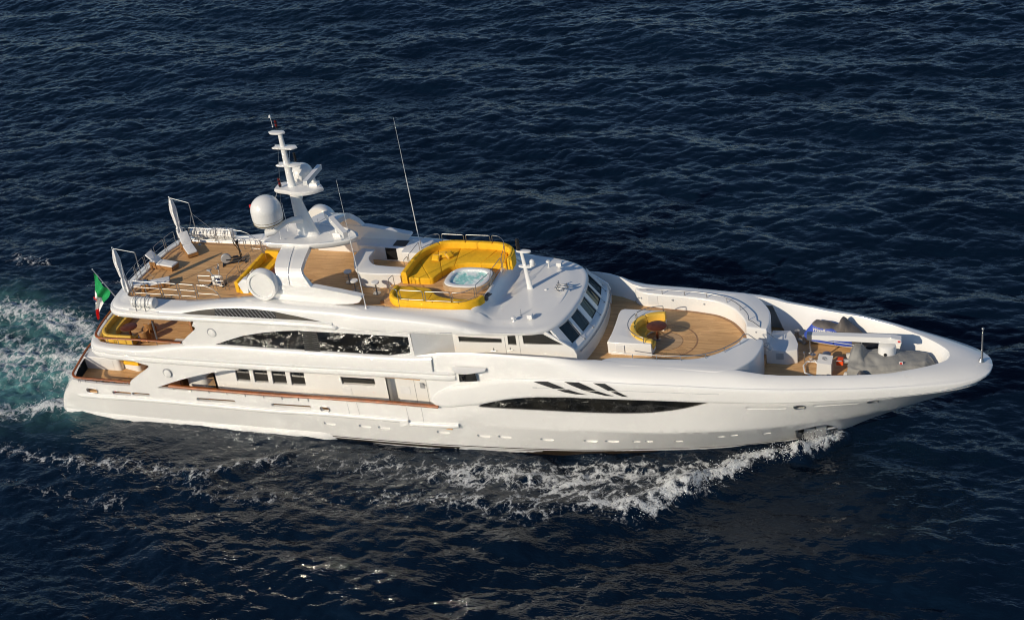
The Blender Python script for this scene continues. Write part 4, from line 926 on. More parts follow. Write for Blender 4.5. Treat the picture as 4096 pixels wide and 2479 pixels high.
# ---- sundeck body: rim, face, crest, inner edge; forward it becomes the wheelhouse roof
RS = [ # rim (x,y)          crest (x,y,z)        inner (x,y,z)      inset of the face
 ((5.35,0),   (5.95,0,8.95),     (6.38,0,9.10)), ((5.45,-2.0),(6.0,-1.95,8.95),(6.40,-1.9,9.10)), ((5.65,-3.5),(6.2,-3.1,8.95),(6.62,-3.0,9.10)),
 ((6.0,-4.5), (6.5,-3.9,8.96),   (6.80,-3.55,9.10)), ((6.75,-5.0),(7.0,-4.35,8.98),(7.2,-3.78,9.10)), ((8.2,-5.14),(8.2,-4.5,9.02),(8.2,-3.82,9.10)),
 ((9.8,-5.2), (9.8,-4.55,9.08),  (9.8,-3.82,9.10)), ((11.3,-5.22),(11.3,-4.6,9.16),(11.3,-3.84,9.14)), ((12.9,-5.24),(12.9,-4.62,9.42),(12.9,-3.86,9.34)),
 ((14.4,-5.25),(14.4,-4.64,9.68),(14.4,-3.88,9.56)), ((17,-5.25),(17,-4.66,9.90),(17,-3.92,9.86)), ((20,-5.22),(20,-4.62,9.86),(20,-3.98,9.78)),
 ((23,-5.12),(23,-4.52,9.76),(23,-3.9,9.68)), ((25,-5.06),(25,-4.46,9.68),(25,-3.78,9.63)), ((27,-5.0),(27,-4.36,9.60),(27,-3.74,9.62)),
 ((28.6,-4.96),(28.6,-4.24,9.50),(28.6,-3.72,9.62)), ((29.8,-4.9),(29.7,-4.12,9.36),(29.6,-3.66,9.62)), ((30.6,-4.84),(30.5,-4.0,9.18),(30.4,-3.5,9.60)),
 ((31.3,-4.76),(31.2,-3.92,8.98),(31.05,-3.32,9.30)), ((32.1,-4.62),(32.0,-3.86,8.83),(31.85,-3.3,8.90)), ((33.2,-4.46),(33.1,-3.78,8.80),(32.9,-3.2,8.88)),
 ((34.1,-4.28),(34.0,-3.66,8.80),(33.8,-3.1,8.88)), ((34.9,-3.98),(34.6,-3.44,8.80),(34.3,-2.9,8.88)), ((35.5,-3.5),(35.15,-3.05,8.80),(34.7,-2.6,8.885)),
 ((35.95,-2.7),(35.6,-2.4,8.80),(35.05,-2.0,8.89)), ((36.22,-1.5),(35.9,-1.3,8.80),(35.3,-1.1,8.90)), ((36.33,0),(36.02,0,8.80),(35.4,0,8.90))]
ti = np.arange(len(RS)); Rr_ = np.array([(a[0], a[1]) for a, _, _ in RS], float); Cc = np.array([b for _, b, _ in RS], float); Ii = np.array([c for _, _, c in RS], float)
tq = np.linspace(0, len(RS)-1, 190); RR = herm(ti, Rr_, tq); CC = herm(ti, Cc, tq); II = herm(ti, Ii, tq)
bd = MB(); rows = []
faceline = []
for i in range(len(tq)):
    r0 = Vector((RR[i][0], RR[i][1], 0)); c0 = Vector(CC[i]); i0 = Vector(II[i]); zb = zB(r0.x)
    d = Vector((c0.x-r0.x, c0.y-r0.y, 0)); L_ = d.length; d.normalize()
    fwd_ = min(1, max(0, (r0.x-22.5)/1.5)); ftop = max(zb+.42, c0.z-.34); r_ = []
    r_.append(r0+d*.7+Vector((0,0,zb+.12))); r_.append(r0+d*.12+Vector((0,0,zb+.01)))
    if fwd_ > 0: r_.append(r0+d*(.03)+Vector((0,0,zb+.03)))
    else: r_.append(r0+d*.10+Vector((0,0,zb+.03)))
    ins_ = .10*(1-fwd_)
    r_.append(r0+d*ins_+Vector((0,0,zb+.12))); r_.append(r0+d*(ins_+.01)+Vector((0,0,zb+.36 if c0.z > zb+.6 else zb+.2)))
    hh_ = c0.z-zb; f1 = r0+d*(ins_+.02); zf1 = zb+min(.36, hh_*.5); wide = L_-(ins_+.02)
    top_in = .14 if hh_ > .9 else .14
    for t, (u, w) in enumerate(((.10,.55),(.22,.74),(.40,.87),(.62,.945),(.82,.985))):
        k = min(1, max(0, (hh_-.5)/.6))
        u2 = u; r_.append(f1+d*(wide*u2)+Vector((0,0,zf1+(c0.z-zf1)*(w*(1-0)+0))))
    r_.append(c0)
    m1 = c0.lerp(i0, .5); m1.z += .012; r_.append(m1); r_.append(i0)
    if r0.x < 31.2: r_.append(Vector((i0.x, i0.y, i0.z-.03))+(i0-c0).normalized()*.03); r_.append(Vector((i0.x, i0.y, 8.9))+Vector(((i0-c0).x, (i0-c0).y, 0)).normalized()*.06)
    else: r_.append(i0+Vector((0,0,-.002))); r_.append(i0+Vector((0,0,-.3)))
    rows.append([tuple(p) for p in r_])
bd.loft([list(reversed(r_)) for r_ in rows])
bd.mirror()
obj('sundeck_shell', bd, 'white', yacht, smooth=42)
def body_pt(x, s_):     # point on the face, s_ from 0 at the belt to 1 at the top of the face
    i = int(np.argmin(abs(RR[:, 0]-x)+(tq < 4)*9)); a = Vector(rows[i][4]); b = Vector(rows[i][5]); return a.lerp(b, s_)
rf = MB(); sel = [i for i in range(len(tq)) if tq[i] >= 18.95]
rf.loft([[(II[i][0], II[i][1]*s_, II[i][2]+.05*(1-s_*s_)*min(1, abs(II[i][1]))) for s_ in np.linspace(1, -1, 13)] for i in sel])
top = lambda s_: (30.98-.25*s_**4-.12*s_**16, -3.48*s_); 
rr = []
for t, z in ((-.16,9.55),(-.10,9.62),(0,9.62),(.06,9.60),(.16,9.48),(.32,9.25),(.55,9.04),(.8,8.93),(1,8.90)):
    rr.append([(top(s_)[0]+(31.95-top(s_)[0])*t if t > 0 else top(s_)[0]+t, top(s_)[1], z+(0.0 if t < .9 else .03*(1-s_*s_))-.10*s_**16*(1-t*.5)) for s_ in np.linspace(-1, 1, 25)])
rf.loft([list(reversed(r_)) for r_ in rr]); obj('sundeck_roof', rf, 'white', yacht, smooth=45)
# belt round the sundeck, ending in a rounded nose
bp_ = [(RR[i][0], RR[i][1], zB(RR[i][0])+.20) for i in range(len(tq)) if RR[i][0] < 22.4]
prof = [(-.15,-.20),(.0,-.17),(.05,-.06),(.05,.04),(.0,.10),(-.05,.13),(-.02,.17),(-.02,.24),(-.08,.28),(-.2,.28)]
m_ = sweep_out(bp_, prof)
e_ = Vector(bp_[-1]); m_.lathe([(.02,-.02),(.16,0),(.15,.12),(.11,.25),(.05,.33),(.005,.36)], (e_.x-.01, e_.y+.05, e_.z-.02), 14, axis=(1,.03,0))
m_.mirror(); obj('sundeck_belt', m_, 'white', yacht, smooth=45)
# lens-shaped vent in the sundeck side
def zvt(x): return float(np.interp(x, [10.82,12,13,14.2,15.7,17,18.4,20,21.2,22.15], [8.72,9.02,9.24,9.44,9.58,9.60,9.54,9.31,9.10,8.90]))
def zvb(x): return float(np.interp(x, [10.8,14.1,18.4,22.2], [8.71,8.78,8.87,8.90]))
def vent(xa, xb, mat, name, off):
    m = MB(); xs = np.linspace(xa, xb, max(6, int((xb-xa)/.2))); rws = []
    for x in xs:
        i = int(np.argmin(abs(RR[:, 0]-x)+(tq < 4)*9)); pts = [Vector(p) for p in rows[i][4:8]]
        def at_z(z):
            for a, b in zip(pts, pts[1:]):
                if z <= b.z: t = (z-a.z)/(b.z-a.z); return a.lerp(b, t)
            return pts[-1]
        z0, z1 = zvb(x), max(zvt(x), zvb(x)+.005); q = [at_z(z0+(z1-z0)*t) for t in (0,.25,.5,.75,1)]
        rws.append([(x, p.y-off, p.z) for p in q])
    m.loft([list(reversed(r_)) for r_ in rws]); return m, rws
m_, _ = vent(10.85, 14.15, 'bronze', '', .012); m_.mirror(); obj('vent_panel', m_, 'bronze', yacht)
m_, _ = vent(18.45, 22.1, 'bronze', '', .012); m_.mirror(); obj('vent_panel', m_, 'bronze', yacht)
m_, vr = vent(14.15, 18.45, 'black', '', .014); m_.mirror(); vp = obj('vent_backing', m_, 'black', yacht)
sl_ = MB()
for k in range(16):
    x0 = 13.95+k*.275; pts = []
    for t in np.linspace(0, 1, 7):
        x = x0+.62*(1-t); j = (x-14.15)/(18.45-14.15)*(len(vr)-1)
        if j < 0 or j > len(vr)-1: continue
        j0 = int(j); j1 = min(j0+1, len(vr)-1); f = j-j0; a = Vector(vr[j0][0]).lerp(Vector(vr[j1][0]), f); b = Vector(vr[j0][-1]).lerp(Vector(vr[j1][-1]), f); pts.append(tuple(a.lerp(b, t)+Vector((0,-.012,0))))
    if len(pts) > 2: sl_.tube(pts, .020, 4)
sl_.mirror(); obj('louver_slats', sl_, 'grey', vp)
tr = MB()
for q in ([(22.543,-5.200,8.570),(25.078,-5.200,8.667),(29.087,-5.200,8.768)],): tr.tube([(p[0], float(np.interp(p[0], RR[60:,0], RR[60:,1]))-.012, p[2]) for p in q], .012, 4)
for q in ([(29.087,-5.200,8.768),(29.791,-5.200,8.793)],): tr.tube([(p[0], float(np.interp(p[0], RR[60:,0], RR[60:,1]))-.012, p[2]) for p in q], .03, 4)
tr.mirror(); obj('handrail_track', tr, 'grey', yacht)

# ---- arch legs with side fins and drums
fin = plate([(17.3,9.6),(18.3,9.68),(21,9.66),(23.3,9.86),(23.72,9.98),(23.98,10.30),(23.9,10.40),(22.5,10.62),(20.9,10.84),(20.6,10.84),(18.4,10.86),(17.3,10.7)], [], lambda x, z: -4.12, step=.6, thick=.42)
fin.mirror(); obj('arch_fin', fin, 'white', yacht, smooth=30)
def leg(bands):
    m = MB(); sec = [(-4.13,10.5,0),(-4.09,10.85,.25),(-4.0,11.25,.55),(-3.86,11.55,.78),(-3.62,11.80,.95),(-3.3,11.92,1.05),(-2.6,12.0,1.35),(-1.2,12.05,1.9)]
    X0 = lambda a, s_: a(s_)
    for (fa, fb) in bands:
        rws = []
        for i, (y, z, s_) in enumerate(sec):
            a = sec[max(i-1,0)]; b = sec[min(i+1,len(sec)-1)]; t = Vector((b[0]-a[0], b[1]-a[1])).normalized(); n_ = Vector((-t.y, t.x))  # outward up
            if n_.x > 0: n_ = -n_
            th = .34; x0, x1 = fa(s_), fb(s_)
            rws.append([(x0, y, z), (x1, y, z), (x1, y-n_.x*th, z-n_.y*th), (x0, y-n_.x*th, z-n_.y*th)])
        m.loft([list(reversed(r_)) for r_ in rws], closed=True, cap=True)
    return m
lf = leg([(F1((0,18.6),(.5,18.35),(.9,18.24),(1.05,18.1),(1.9,17.62)), F1((0,19.28),(.5,19.2),(.9,19.16),(1.05,19.05),(1.9,18.42))),
          (F1((0,19.52),(.5,19.38),(.9,19.32),(1.05,19.22),(1.9,18.62)), F1((0,20.85),(.5,20.45),(.9,20.02),(1.05,19.95),(1.9,19.5)))])
lf.mirror(); 
gr = leg([(F1((0,19.2),(.9,19.1),(1.9,18.4)), F1((0,19.6),(.9,19.38),(1.9,18.66)))]); gr.v = [(x, y+.05, z-.03) for x, y, z in gr.v]; gr.mirror()
obj('arch_leg', lf, 'white', yacht, smooth=25, split=True); obj('arch_groove', gr, 'white', yacht, smooth=25)
dm = MB(); dm.lathe([(.94,-.1),(.99,-.02),(1.0,.1),(1.0,.46),(.96,.52),(.80,.53),(.77,.50),(.77,.46),(.01,.46)], (17.52,-4.0,10.93), 48, axis=(0,-1,0)); dm.mirror(); obj('side_drum', dm, 'white', yacht, smooth=35)
wd = plate(xz([(15.585,-4.050,10.708),(15.955,-4.050,11.048),(16.379,-4.050,11.046),(16.196,-4.050,10.081),(15.851,-4.050,10.070)]), [], lambda x, z: -4.05, step=1, thick=.35); wd.mirror(); obj('arch_wing', wd, 'white', yacht, smooth=30)

# ---- hardtop
ho = [(16.55,0),(16.45,-.7),(16.3,-1.3),(16.45,-1.5),(17.6,-1.48),(19.4,-1.38),(20.6,-1.1),(21.5,-.74),(22.1,-.36),(22.3,0)]
hh = crv(ho, 40); hh = [tuple(p) for p in hh]+[(x, -y) for x, y in hh[::-1][1:-1]]; n_h = len(hh); cx_ = 19.0
def ring_(s_, z, dx=0): return [(cx_+(x-cx_)*s_+dx, y*s_, z) for x, y in hh]
ht = MB(); ht.loft([ring_(*q) for q in ((.30,11.68),(.78,11.72),(.90,11.80),(.965,11.98),(.995,12.12),(1.0,12.20),(.985,12.23),(.955,12.22),(.93,12.17))], closed=True, cap=True)
obj('hardtop', ht, 'white', yacht, smooth=50)

# ---- radar mast
def esec(z, xa, xf, hw, n=20, p=2.0):
    cx = (xa+xf)/2; a = (xf-xa)/2; return [(cx+a*math.cos(2*math.pi*k/n), hw*math.sin(2*math.pi*k/n), z) for k in range(n)]
mm = MB(); mm.loft([esec(*q) for q in ((12.17,18.10,19.66,.36),(12.35,18.13,19.58,.34),(13.3,18.15,19.25,.31),(14.3,18.16,18.95,.27),(15.25,18.17,18.76,.23),(15.3,18.17,18.72,.21),(16.5,18.20,18.65,.17),(19.05,18.28,18.56,.11))], closed=True, cap=True)
mast = obj('radar_mast', mm, 'white', yacht, smooth=50)
def plat(pts, z0, z1, name='mast_platform'):
    h = crv(pts, 18); o = [tuple(p) for p in h]+[(x, -y) for x, y in h[::-1][1:-1]]; c = sum(p[0] for p in o)/len(o); zm = (z0+z1)/2
    m = MB(); m.loft([[(c+(x-c)*s_, y*s_, z) for x, y in o] for s_, z in ((.8,z0),(.95,z0+.03),(1,zm),(.97,z1-.01),(.9,z1))], closed=True, cap=True); return obj(name, m, 'white', mast, smooth=50)
plat([(17.35,0),(17.38,-.42),(17.6,-.52),(18.2,-.62),(19.0,-.82),(19.7,-.72),(20.3,-.36),(20.6,0)], 15.2, 15.5)
plat([(17.872,0.000,17.149)[:1]+(0,), (17.75,-.2),(18.4,-.28),(19.1,-.26),(19.404,0.000,17.199)[:1]+(0,)], 16.86, 17.0)
plat([(17.868,0.000,18.334)[:1]+(0,), (17.75,-.2),(18.4,-.25),(19.1,-.28),(19.399,0.000,18.384)[:1]+(0,)], 18.02, 18.16)
plat([(17.648,0.000,19.192)[:1]+(0,), (17.85,-.2),(18.4,-.24),(18.6,-.2),(18.798,0.000,19.300)[:1]+(0,)], 18.98, 19.12)
def lantern(c, mat, h=.55, r=.10):
    m = MB(); q = [(.06,0),(r*.8,.02),(r*.8,.08)]
    for k in range(2): z = .08+k*h*.45; q += [(r,z),(r,z+h*.13),(r*.75,z+h*.15),(r*.85,z+h*.30),(r*.75,z+h*.42)]
    q += [(r,h*.98),(r*.5,h*1.04),(.02,h*1.08)]; m.lathe(q, c, 14)
    mi = []
    for j in range(len(q)-1): mi += [1 if (q[j][0] <= r*.86 and .1 < q[j][1] < h*.95) else 0]*14
    m.mi = mi+[0, 0]; return obj('navigation_light', m, ['black', mat], mast, smooth=30)
L1 = (18.289,0.000,19.333); lantern(L1, 'redlens'); L2 = (19.076,0.000,17.190); lantern(L2, 'black'); L3 = (17.801,-0.300,15.558); lantern(L3, 'redlens', .62); L4 = (18.376,0.350,16.058); lantern(L4, 'redlens', .62)
def dome(c, r, h, arm, gold=True):
    m = MB(); pr = [(r*.55,-.08),(r*.80,-.02),(r*.92,.06),(r*.96,.25),(r,.45),(r,h-r*.95)]
    for a in range(5, 91, 9): pr.append((r*math.cos(R(a)), h-r*.95+r*.95*math.sin(R(a))))
    m.lathe(pr, c, 32); o = obj('satellite_dome', m, 'white', mast, smooth=60)
    if gold:
        g = MB()
        for z in (.12,.30): g.lathe([(r*.955+.004+z*.03,z),(r*.965+.008+z*.03,z+.05)], c, 32)
        obj('dome_band', g, 'gold', o)
    a_ = MB(); a_.tube(arm, [.24,.2,.16,.17,.2,.26,.22][:len(arm)], 12); obj('dome_arm', a_, 'white', mast, smooth=60); return o
dome((17.50,-2.0,13.95), .95, 1.82, [(18.7,-.1,13.25),(18.5,-.9,13.62),(18.3,-1.4,13.72),(18.0,-1.75,13.55),(17.7,-2.0,13.35),(17.2,-2.1,13.28)])
dome((18.42,1.5,15.0), .70, 1.30, [(18.5,.1,14.3),(18.45,.7,14.55),(18.45,1.1,14.5),(18.45,1.5,14.55),(18.45,1.5,14.95)], gold=False)
cb = MB(); cb.lathe([(.09,0),(.09,.16),(.02,.2)], (16.498,-2.000,14.978), 10); obj('signal_lamp', cb, 'red', mast)
def scanner(c, dirv, length, hgt, name='radar_scanner'):
    d = Vector(dirv).normalized(); n_ = Vector((-d.y, d.x, 0)); c = Vector(c); m = MB(); ps_ = []
    for z in (-hgt/2, hgt/2):
        for a, b in ((-1,-1),(1,-1),(1,1),(-1,1)): ps_.append(tuple(c+d*(a*length/2)+n_*(b*.14)+Vector((0,0,z))))
    m.hexa(ps_); m.lathe([(.14,-.55),(.16,-.5),(.12,-.12),(.1,0)], tuple(c-Vector((0,0,hgt/2-.1))), 14); b0 = c-Vector((0,0,hgt/2+.62)); m.box(b0.x-.26, b0.x+.26, b0.y-.22, b0.y+.22, b0.z, b0.z+.3)
    return obj(name, m, 'white', mast, smooth=30)
s0, s1_ = (19.903,-0.855,16.150), (19.792,1.442,16.150)
scanner(tuple((Vector(s0)+Vector(s1_))/2), Vector(s1_)-Vector(s0), (Vector(s1_)-Vector(s0)).length, .30)
s0, s1_ = (19.872,1.378,12.950), (22.400,-1.202,12.950)
scanner((20.9, .0, 12.95), Vector(s1_)-Vector(s0), (Vector(s1_)-Vector(s0)).length, .40)
th = MB()
for p0, p1 in (((17.443,-1.000,12.293), (17.450,-1.000,13.137)), ((17.577,-0.200,12.447), (17.570,-0.200,14.395)), ((19.191,0.800,12.065), (19.214,0.800,12.878)), ((18.035,0.000,19.414), (18.011,0.000,20.123)), ((18.477,0.300,17.044), (18.614,0.300,17.705))):
    m_ = MB(); m_.tube([p0, p1], .014, 5); m_.lathe([(.05,0),(.04,.06),(.01,.08)], p0, 8); obj('whip_aerial', m_, 'white', mast)
m_ = MB(); m_.lathe([(.06,-.02),(.09,.0),(.05,.13),(.01,.16)], (17.994,0.000,20.052), 10); obj('aerial_cap', m_, 'white', mast)
m_ = MB()
for a, b in (((18.242,-0.250,18.279), (17.442,-0.250,13.999)), ((18.497,0.200,18.111), (18.663,0.200,16.067))): m_.tube([a, b], .007, 4)
m_.tube([(17.386,-0.500,14.843), (17.583,-0.500,15.262)], .02, 5)
obj('halyard', m_, 'grey', mast, split=True)
for sy, base, tip in ((-1, (24.2,-4.25,9.70), (24.007,-4.300,18.206)), (1, (24.45,3.85,9.68), (24.204,3.800,18.432))):
    m_ = MB(); b_ = Vector(base); t_ = Vector(tip); m_.tube([tuple(b_.lerp(t_, k)) for k in (0,.03,.04,.3,.55,.56,1)], [.04,.04,.03,.028,.024,.014,.006], 7)
    m_.lathe([(.10,-.03),(.08,.05),(.04,.10)], base, 12); obj('whip_antenna', m_, 'white', yacht)

# ---- light mast, horns and small aerials on the wheelhouse roof
b0 = (32.971,0.372,8.900); b0 = (b0[0], 0.0+b0[1], 8.88)
X = b0[0]; Y = b0[1]; sm_ = MB(); sm_.loft([[(X+dx+a*math.cos(2*math.pi*k/12), Y+b*math.sin(2*math.pi*k/12), z) for k in range(12)] for z, dx, a, b in ((8.88,.02,.24,.13),(8.98,.0,.19,.11),(10.2,-.12,.13,.07),(11.45,-.26,.10,.05))], closed=True, cap=True)
fm = obj('light_mast', sm_, 'white', yacht, smooth=50)
for dx, z, w in ((-.12,11.45,.38), (-.02,10.42,.36)):
    m_ = MB(); o_ = [(X-.30+.2+w*math.cos(a)*1.25, Y+.17*math.sin(a)) for a in np.linspace(0, 2*math.pi, 20)[:-1]]; m_.prism(o_, z, z+.10, bev=.03); obj('mast_platform', m_, 'white', fm, smooth=50)
m_ = MB(); m_.lathe([(.09,0),(.13,.03),(.13,.12),(.10,.14),(.10,.30),(.13,.32),(.13,.42),(.10,.44),(.10,.62),(.13,.64),(.11,.74),(.03,.80)], (X-.42, Y, 11.55), 14); obj('navigation_light', m_, 'black', fm)
m_ = MB(); m_.lathe([(.14,0),(.17,.05),(.17,.30),(.13,.40),(.02,.45)], (X+.36, Y, 10.52), 16); obj('receiver_dome', m_, 'white', fm, smooth=60)
def mushroom(p, h, name='mushroom_aerial'):
    m = MB(); m.lathe([(.12,0),(.10,.03),(.03,.05),(.03,h-.06),(.13,h-.05),(.15,h),(.12,h+.06),(.02,h+.09)], p, 14); return obj(name, m, 'white', yacht, smooth=45)
mushroom((33.133,-3.297,8.860), .24); mushroom((33.303,3.090,8.860), .42)
for p in ((34.054,-2.982,8.860), (33.961,3.183,8.860)):
    m = MB(); m.lathe([(.13,0),(.06,.04),(.05,.12)], p, 12); m.box(p[0]-.14, p[0]+.16, p[1]-.14, p[1]+.14, p[2]+.12, p[2]+.36); obj('camera_box', m, 'white', yacht)
m = MB(); p = (33.376,-2.641,8.860); m.lathe([(.1,0),(.08,.04),(.03,.06),(.025,.42),(.01,.46)], p, 10); obj('short_aerial', m, 'satin', yacht)
m = MB(); m.lathe([(.13,0),(.10,.06),(.02,.09)], (33.997,0.340,8.900), 14); obj('roof_cap', m, 'white', yacht)
hn = MB(); hp = (34.828,0.226,8.950)
for dy, l in ((.34,.45),(.10,.60),(-.16,.42)):
    a = Vector((hp[0]-.05, hp[1]+dy, 9.22)); hn.lathe([(.03,0),(.035,l*.6),(.06,l*.9),(.12,l+.04),(.03,l)], tuple(a), 12, axis=(1,-.05,0)); hn.lathe([(.07,-.12),(.09,-.1),(.09,0),(.03,.02)], tuple(a), 10, axis=(1,0,0))
hn.tube([(hp[0], hp[1]-.25, 9.12), (hp[0], hp[1]+.42, 9.12)], .03, 6); hn.tube([(hp[0], hp[1], 8.88), (hp[0], hp[1], 9.14)], .05, 6); hn.tube([(hp[0]-.1, hp[1]+.4, 9.2), (hp[0]-.1, hp[1]+.4, 9.42)], .03, 6)
obj('air_horn', hn, 'steel', yacht)

# ================================================================ RAILS
def rail_panel(path, zt, zb, mids=(), r=.020, name='guard_rail', posts=2, corner=.10, mat='steel', descend=False):
    """inverted-U panel standing on zb with its top at zt; path = xy (or xyz) along the panel"""
    P_ = [Vector((p[0], p[1], 0)) for p in path]; m = MB()
    topl = [(p.x, p.y, zt) for p in P_]
    if descend: topl = [(p.x, p.y, zt-(zt-zb)*min(1, (i/(len(P_)-1))**2.2)) for i, p in enumerate(P_)]; full = [(P_[0].x, P_[0].y, zb)]+topl
    else: full = [(P_[0].x, P_[0].y, zb)]+topl+[(P_[-1].x, P_[-1].y, zb)]
    m.tube(rpath(full, corner, 4), r, 6)
    for h in mids:
        q = [(p.x, p.y, zb+(zt-zb)*h) for p in P_]
        if descend: q = [p for p, t in zip(q, topl) if t[2] > p[2]]
        if len(q) > 1: m.tube(q, r*.75, 6)
    return obj(name, m, mat, yacht, smooth=50)
ZT = 10.16
for a, b in ((7.48,9.42),(9.62,10.74),(10.92,12.02)): rail_panel([(a,-3.60),(b,-3.60)], ZT, 9.06, (.22,.60))
rail_panel([(12.2,-3.60),(12.9,-3.60),(13.3,-3.60),(13.65,-3.62),(13.85,-3.64)], ZT, 9.3, (.30,), descend=True)
for a, b in ((7.48,9.42),(9.62,10.74)): rail_panel([(a,3.60),(b,3.60)], ZT, 9.06, (.22,.60))
rail_panel([(10.95,3.60),(11.6,3.60),(12.1,3.60),(12.5,3.62),(12.7,3.64)], ZT, 9.1, (.30,.55), descend=True)
sp_ = crv([(7.3,-3.62),(6.95,-3.5),(6.66,-3.0),(6.48,-1.9),(6.42,-.6),(6.42,.6),(6.48,1.9),(6.66,3.0),(6.95,3.5),(7.3,3.62)], 101)
for a, b in ((0,9),(11,27),(29,43),(45,58),(60,74),(76,89),(91,100)): rail_panel([tuple(p) for p in sp_[a:b+1:2]], ZT, 9.08, (.22,.60))
# inner rails round the stair openings and the sofa
for q in ([(11.454,-2.198,10.000),(12.428,-2.155,10.000)], [(12.670,-2.159,10.000),(13.267,-2.126,10.000)], [(13.509,-2.071,10.000),(13.503,-0.605,10.000)], [(13.405,-0.231,10.000),(13.482,1.023,10.000)], [(12.639,2.786,10.000),(13.387,2.741,10.000)], [(13.518,2.623,10.000),(14.367,1.741,10.000)]):
    rail_panel(q, 10.0, 9.0, (.30,.65))
m = MB(); m.tube([(12.45,2.5,9.75),(12.2,2.9,9.8),(11.9,3.1,9.8),(11.7,2.8,9.75),(11.75,2.5,9.6),(12.1,2.3,9.3)], .024, 6); m.tube([(11.9,3.1,9.8),(11.9,3.1,9.0)], .024, 6); obj('stair_handrail', m, 'steel', yacht)
# pool deck rails
ZP, ZPF = 10.68, 9.62
near_p = [[(25.234,-2.877,10.680),(25.376,-3.095,10.680),(25.721,-3.405,10.680),(26.079,-3.583,10.680)], [(26.248,-3.564,10.680),(27.696,-3.532,10.680)], [(27.858,-3.552,10.680),(29.446,-3.501,10.680)], [(29.575,-3.512,10.680),(29.909,-3.488,10.680),(30.268,-3.347,10.680),(30.522,-3.105,10.680),(30.697,-2.795,10.680)], [(30.681,-2.467,10.680),(30.771,-2.086,10.680),(30.904,-1.492,10.680),(31.026,-0.997,10.680)],
          [(30.998,-0.738,10.680),(31.050,-0.230,10.680),(31.085,0.374,10.680),(31.104,0.888,10.680)], [(31.079,1.102,10.680),(30.987,1.723,10.680),(30.812,2.399,10.680),(30.715,2.641,10.680)], [(30.601,2.912,10.680),(30.383,3.231,10.680),(30.038,3.498,10.680),(29.591,3.572,10.680)], [(29.472,3.518,10.680),(27.870,3.474,10.680)], [(27.732,3.447,10.680),(26.251,3.444,10.680)], [(26.098,3.416,10.680),(25.712,3.352,10.680),(25.378,3.061,10.680),(25.112,2.604,10.680)],
          [(25.144,2.263,10.680),(25.133,0.575,10.680)], [(25.113,0.462,10.680),(25.071,-0.024,10.680)], [(25.033,-2.402,10.680),(25.110,-1.866,10.680)]]
for q in near_p: rail_panel(q, ZP, ZPF if q[0][0] > 25.6 else 9.45, (.42,))
# teak caps on stanchions at the two stern decks
def cap_rail(path, z, zf, every, name='cap_rail', w=.075, mat='varnish', h=.045):
    pr = [(-w,-h*.6),(w,-h*.6),(w*1.15,0),(w*.8,h),(-w*.8,h),(-w*1.15,0)]; m = sweep_out([(p[0], p[1], z(p[0])) for p in path], pr); return m
cu = crv([(3.28,0),(3.35,-1.2),(3.6,-2.9),(3.85,-3.9),(4.05,-4.4),(4.4,-4.68),(4.9,-4.74),(6.5,-4.66),(8.7,-4.6),(10.65,-4.6)], 60)
m_ = cap_rail(cu, lambda x: 6.36, 0, 0); m_.mirror(); obj('cap_rail', m_, 'varnish', yacht, smooth=40)
for x, y in [cu[i] for i in (2,12,22,30)]+[(5.0,-4.74),(5.9,-4.69),(6.95,-4.64),(8.8,-4.6),(9.8,-4.6)]:
    for s_ in (1,-1): m = MB(); m.tube([(x, y*s_, 5.9), (x, y*s_, 6.33)], .022, 6); obj('stanchion', m, 'steel', yacht)
cm = crv([(.38,0),(.45,-1.2),(.85,-2.9),(1.15,-4.0),(1.35,-4.6),(1.65,-4.92),(2.2,-5.05),(4.2,-5.02),(6.3,-5.02)], 60)
m_ = cap_rail(cm, lambda x: 3.20, 0, 0); m_.mirror(); obj('cap_rail', m_, 'varnish', yacht, smooth=40)
for x, y in [cm[i] for i in (2,12,20,28,34)]+[(2.0,-5.04),(2.55,-5.05),(3.4,-5.04),(4.55,-5.03),(4.85,-5.03),(5.6,-5.03),(5.9,-5.03),(6.15,-5.03)]:
    for s_ in (1,-1): m = MB(); m.tube([(x, y*s_, 2.8), (x, y*s_, 3.17)], .022, 6); obj('stanchion', m, 'steel', yacht)
ck = [(9.390,-5.386,3.497),(12.526,-5.399,3.501),(16.960,-5.417,3.568),(20.412,-5.430,3.674),(24.585,-5.430,3.778),(28.373,-5.430,3.800)]; ckp = crv([(p[0], p[1], p[2]-.03) for p in ck], 30)
m_ = sweep_out([tuple(p) for p in ckp], [(-.10,-.04),(.12,-.04),(.14,.02),(.09,.09),(-.08,.09)]); m_.mirror(); obj('side_cap_rail', m_, 'varnish', yacht, smooth=40)
for q in [(9.598,-5.387,3.422),(10.940,-5.392,3.382),(12.265,-5.398,3.400),(13.594,-5.403,3.409),(14.925,-5.409,3.410),(16.272,-5.414,3.424),(17.581,-5.420,3.444),(18.750,-5.425,3.470),(19.441,-5.428,3.503)]:
    for s_ in (1,-1): m = MB(); m.tube([(q[0], (q[1]+.06)*s_, q[2]-.26), (q[0], (q[1]+.06)*s_, q[2]-.0)], .018, 6); obj('stanchion', m, 'steel', yacht)
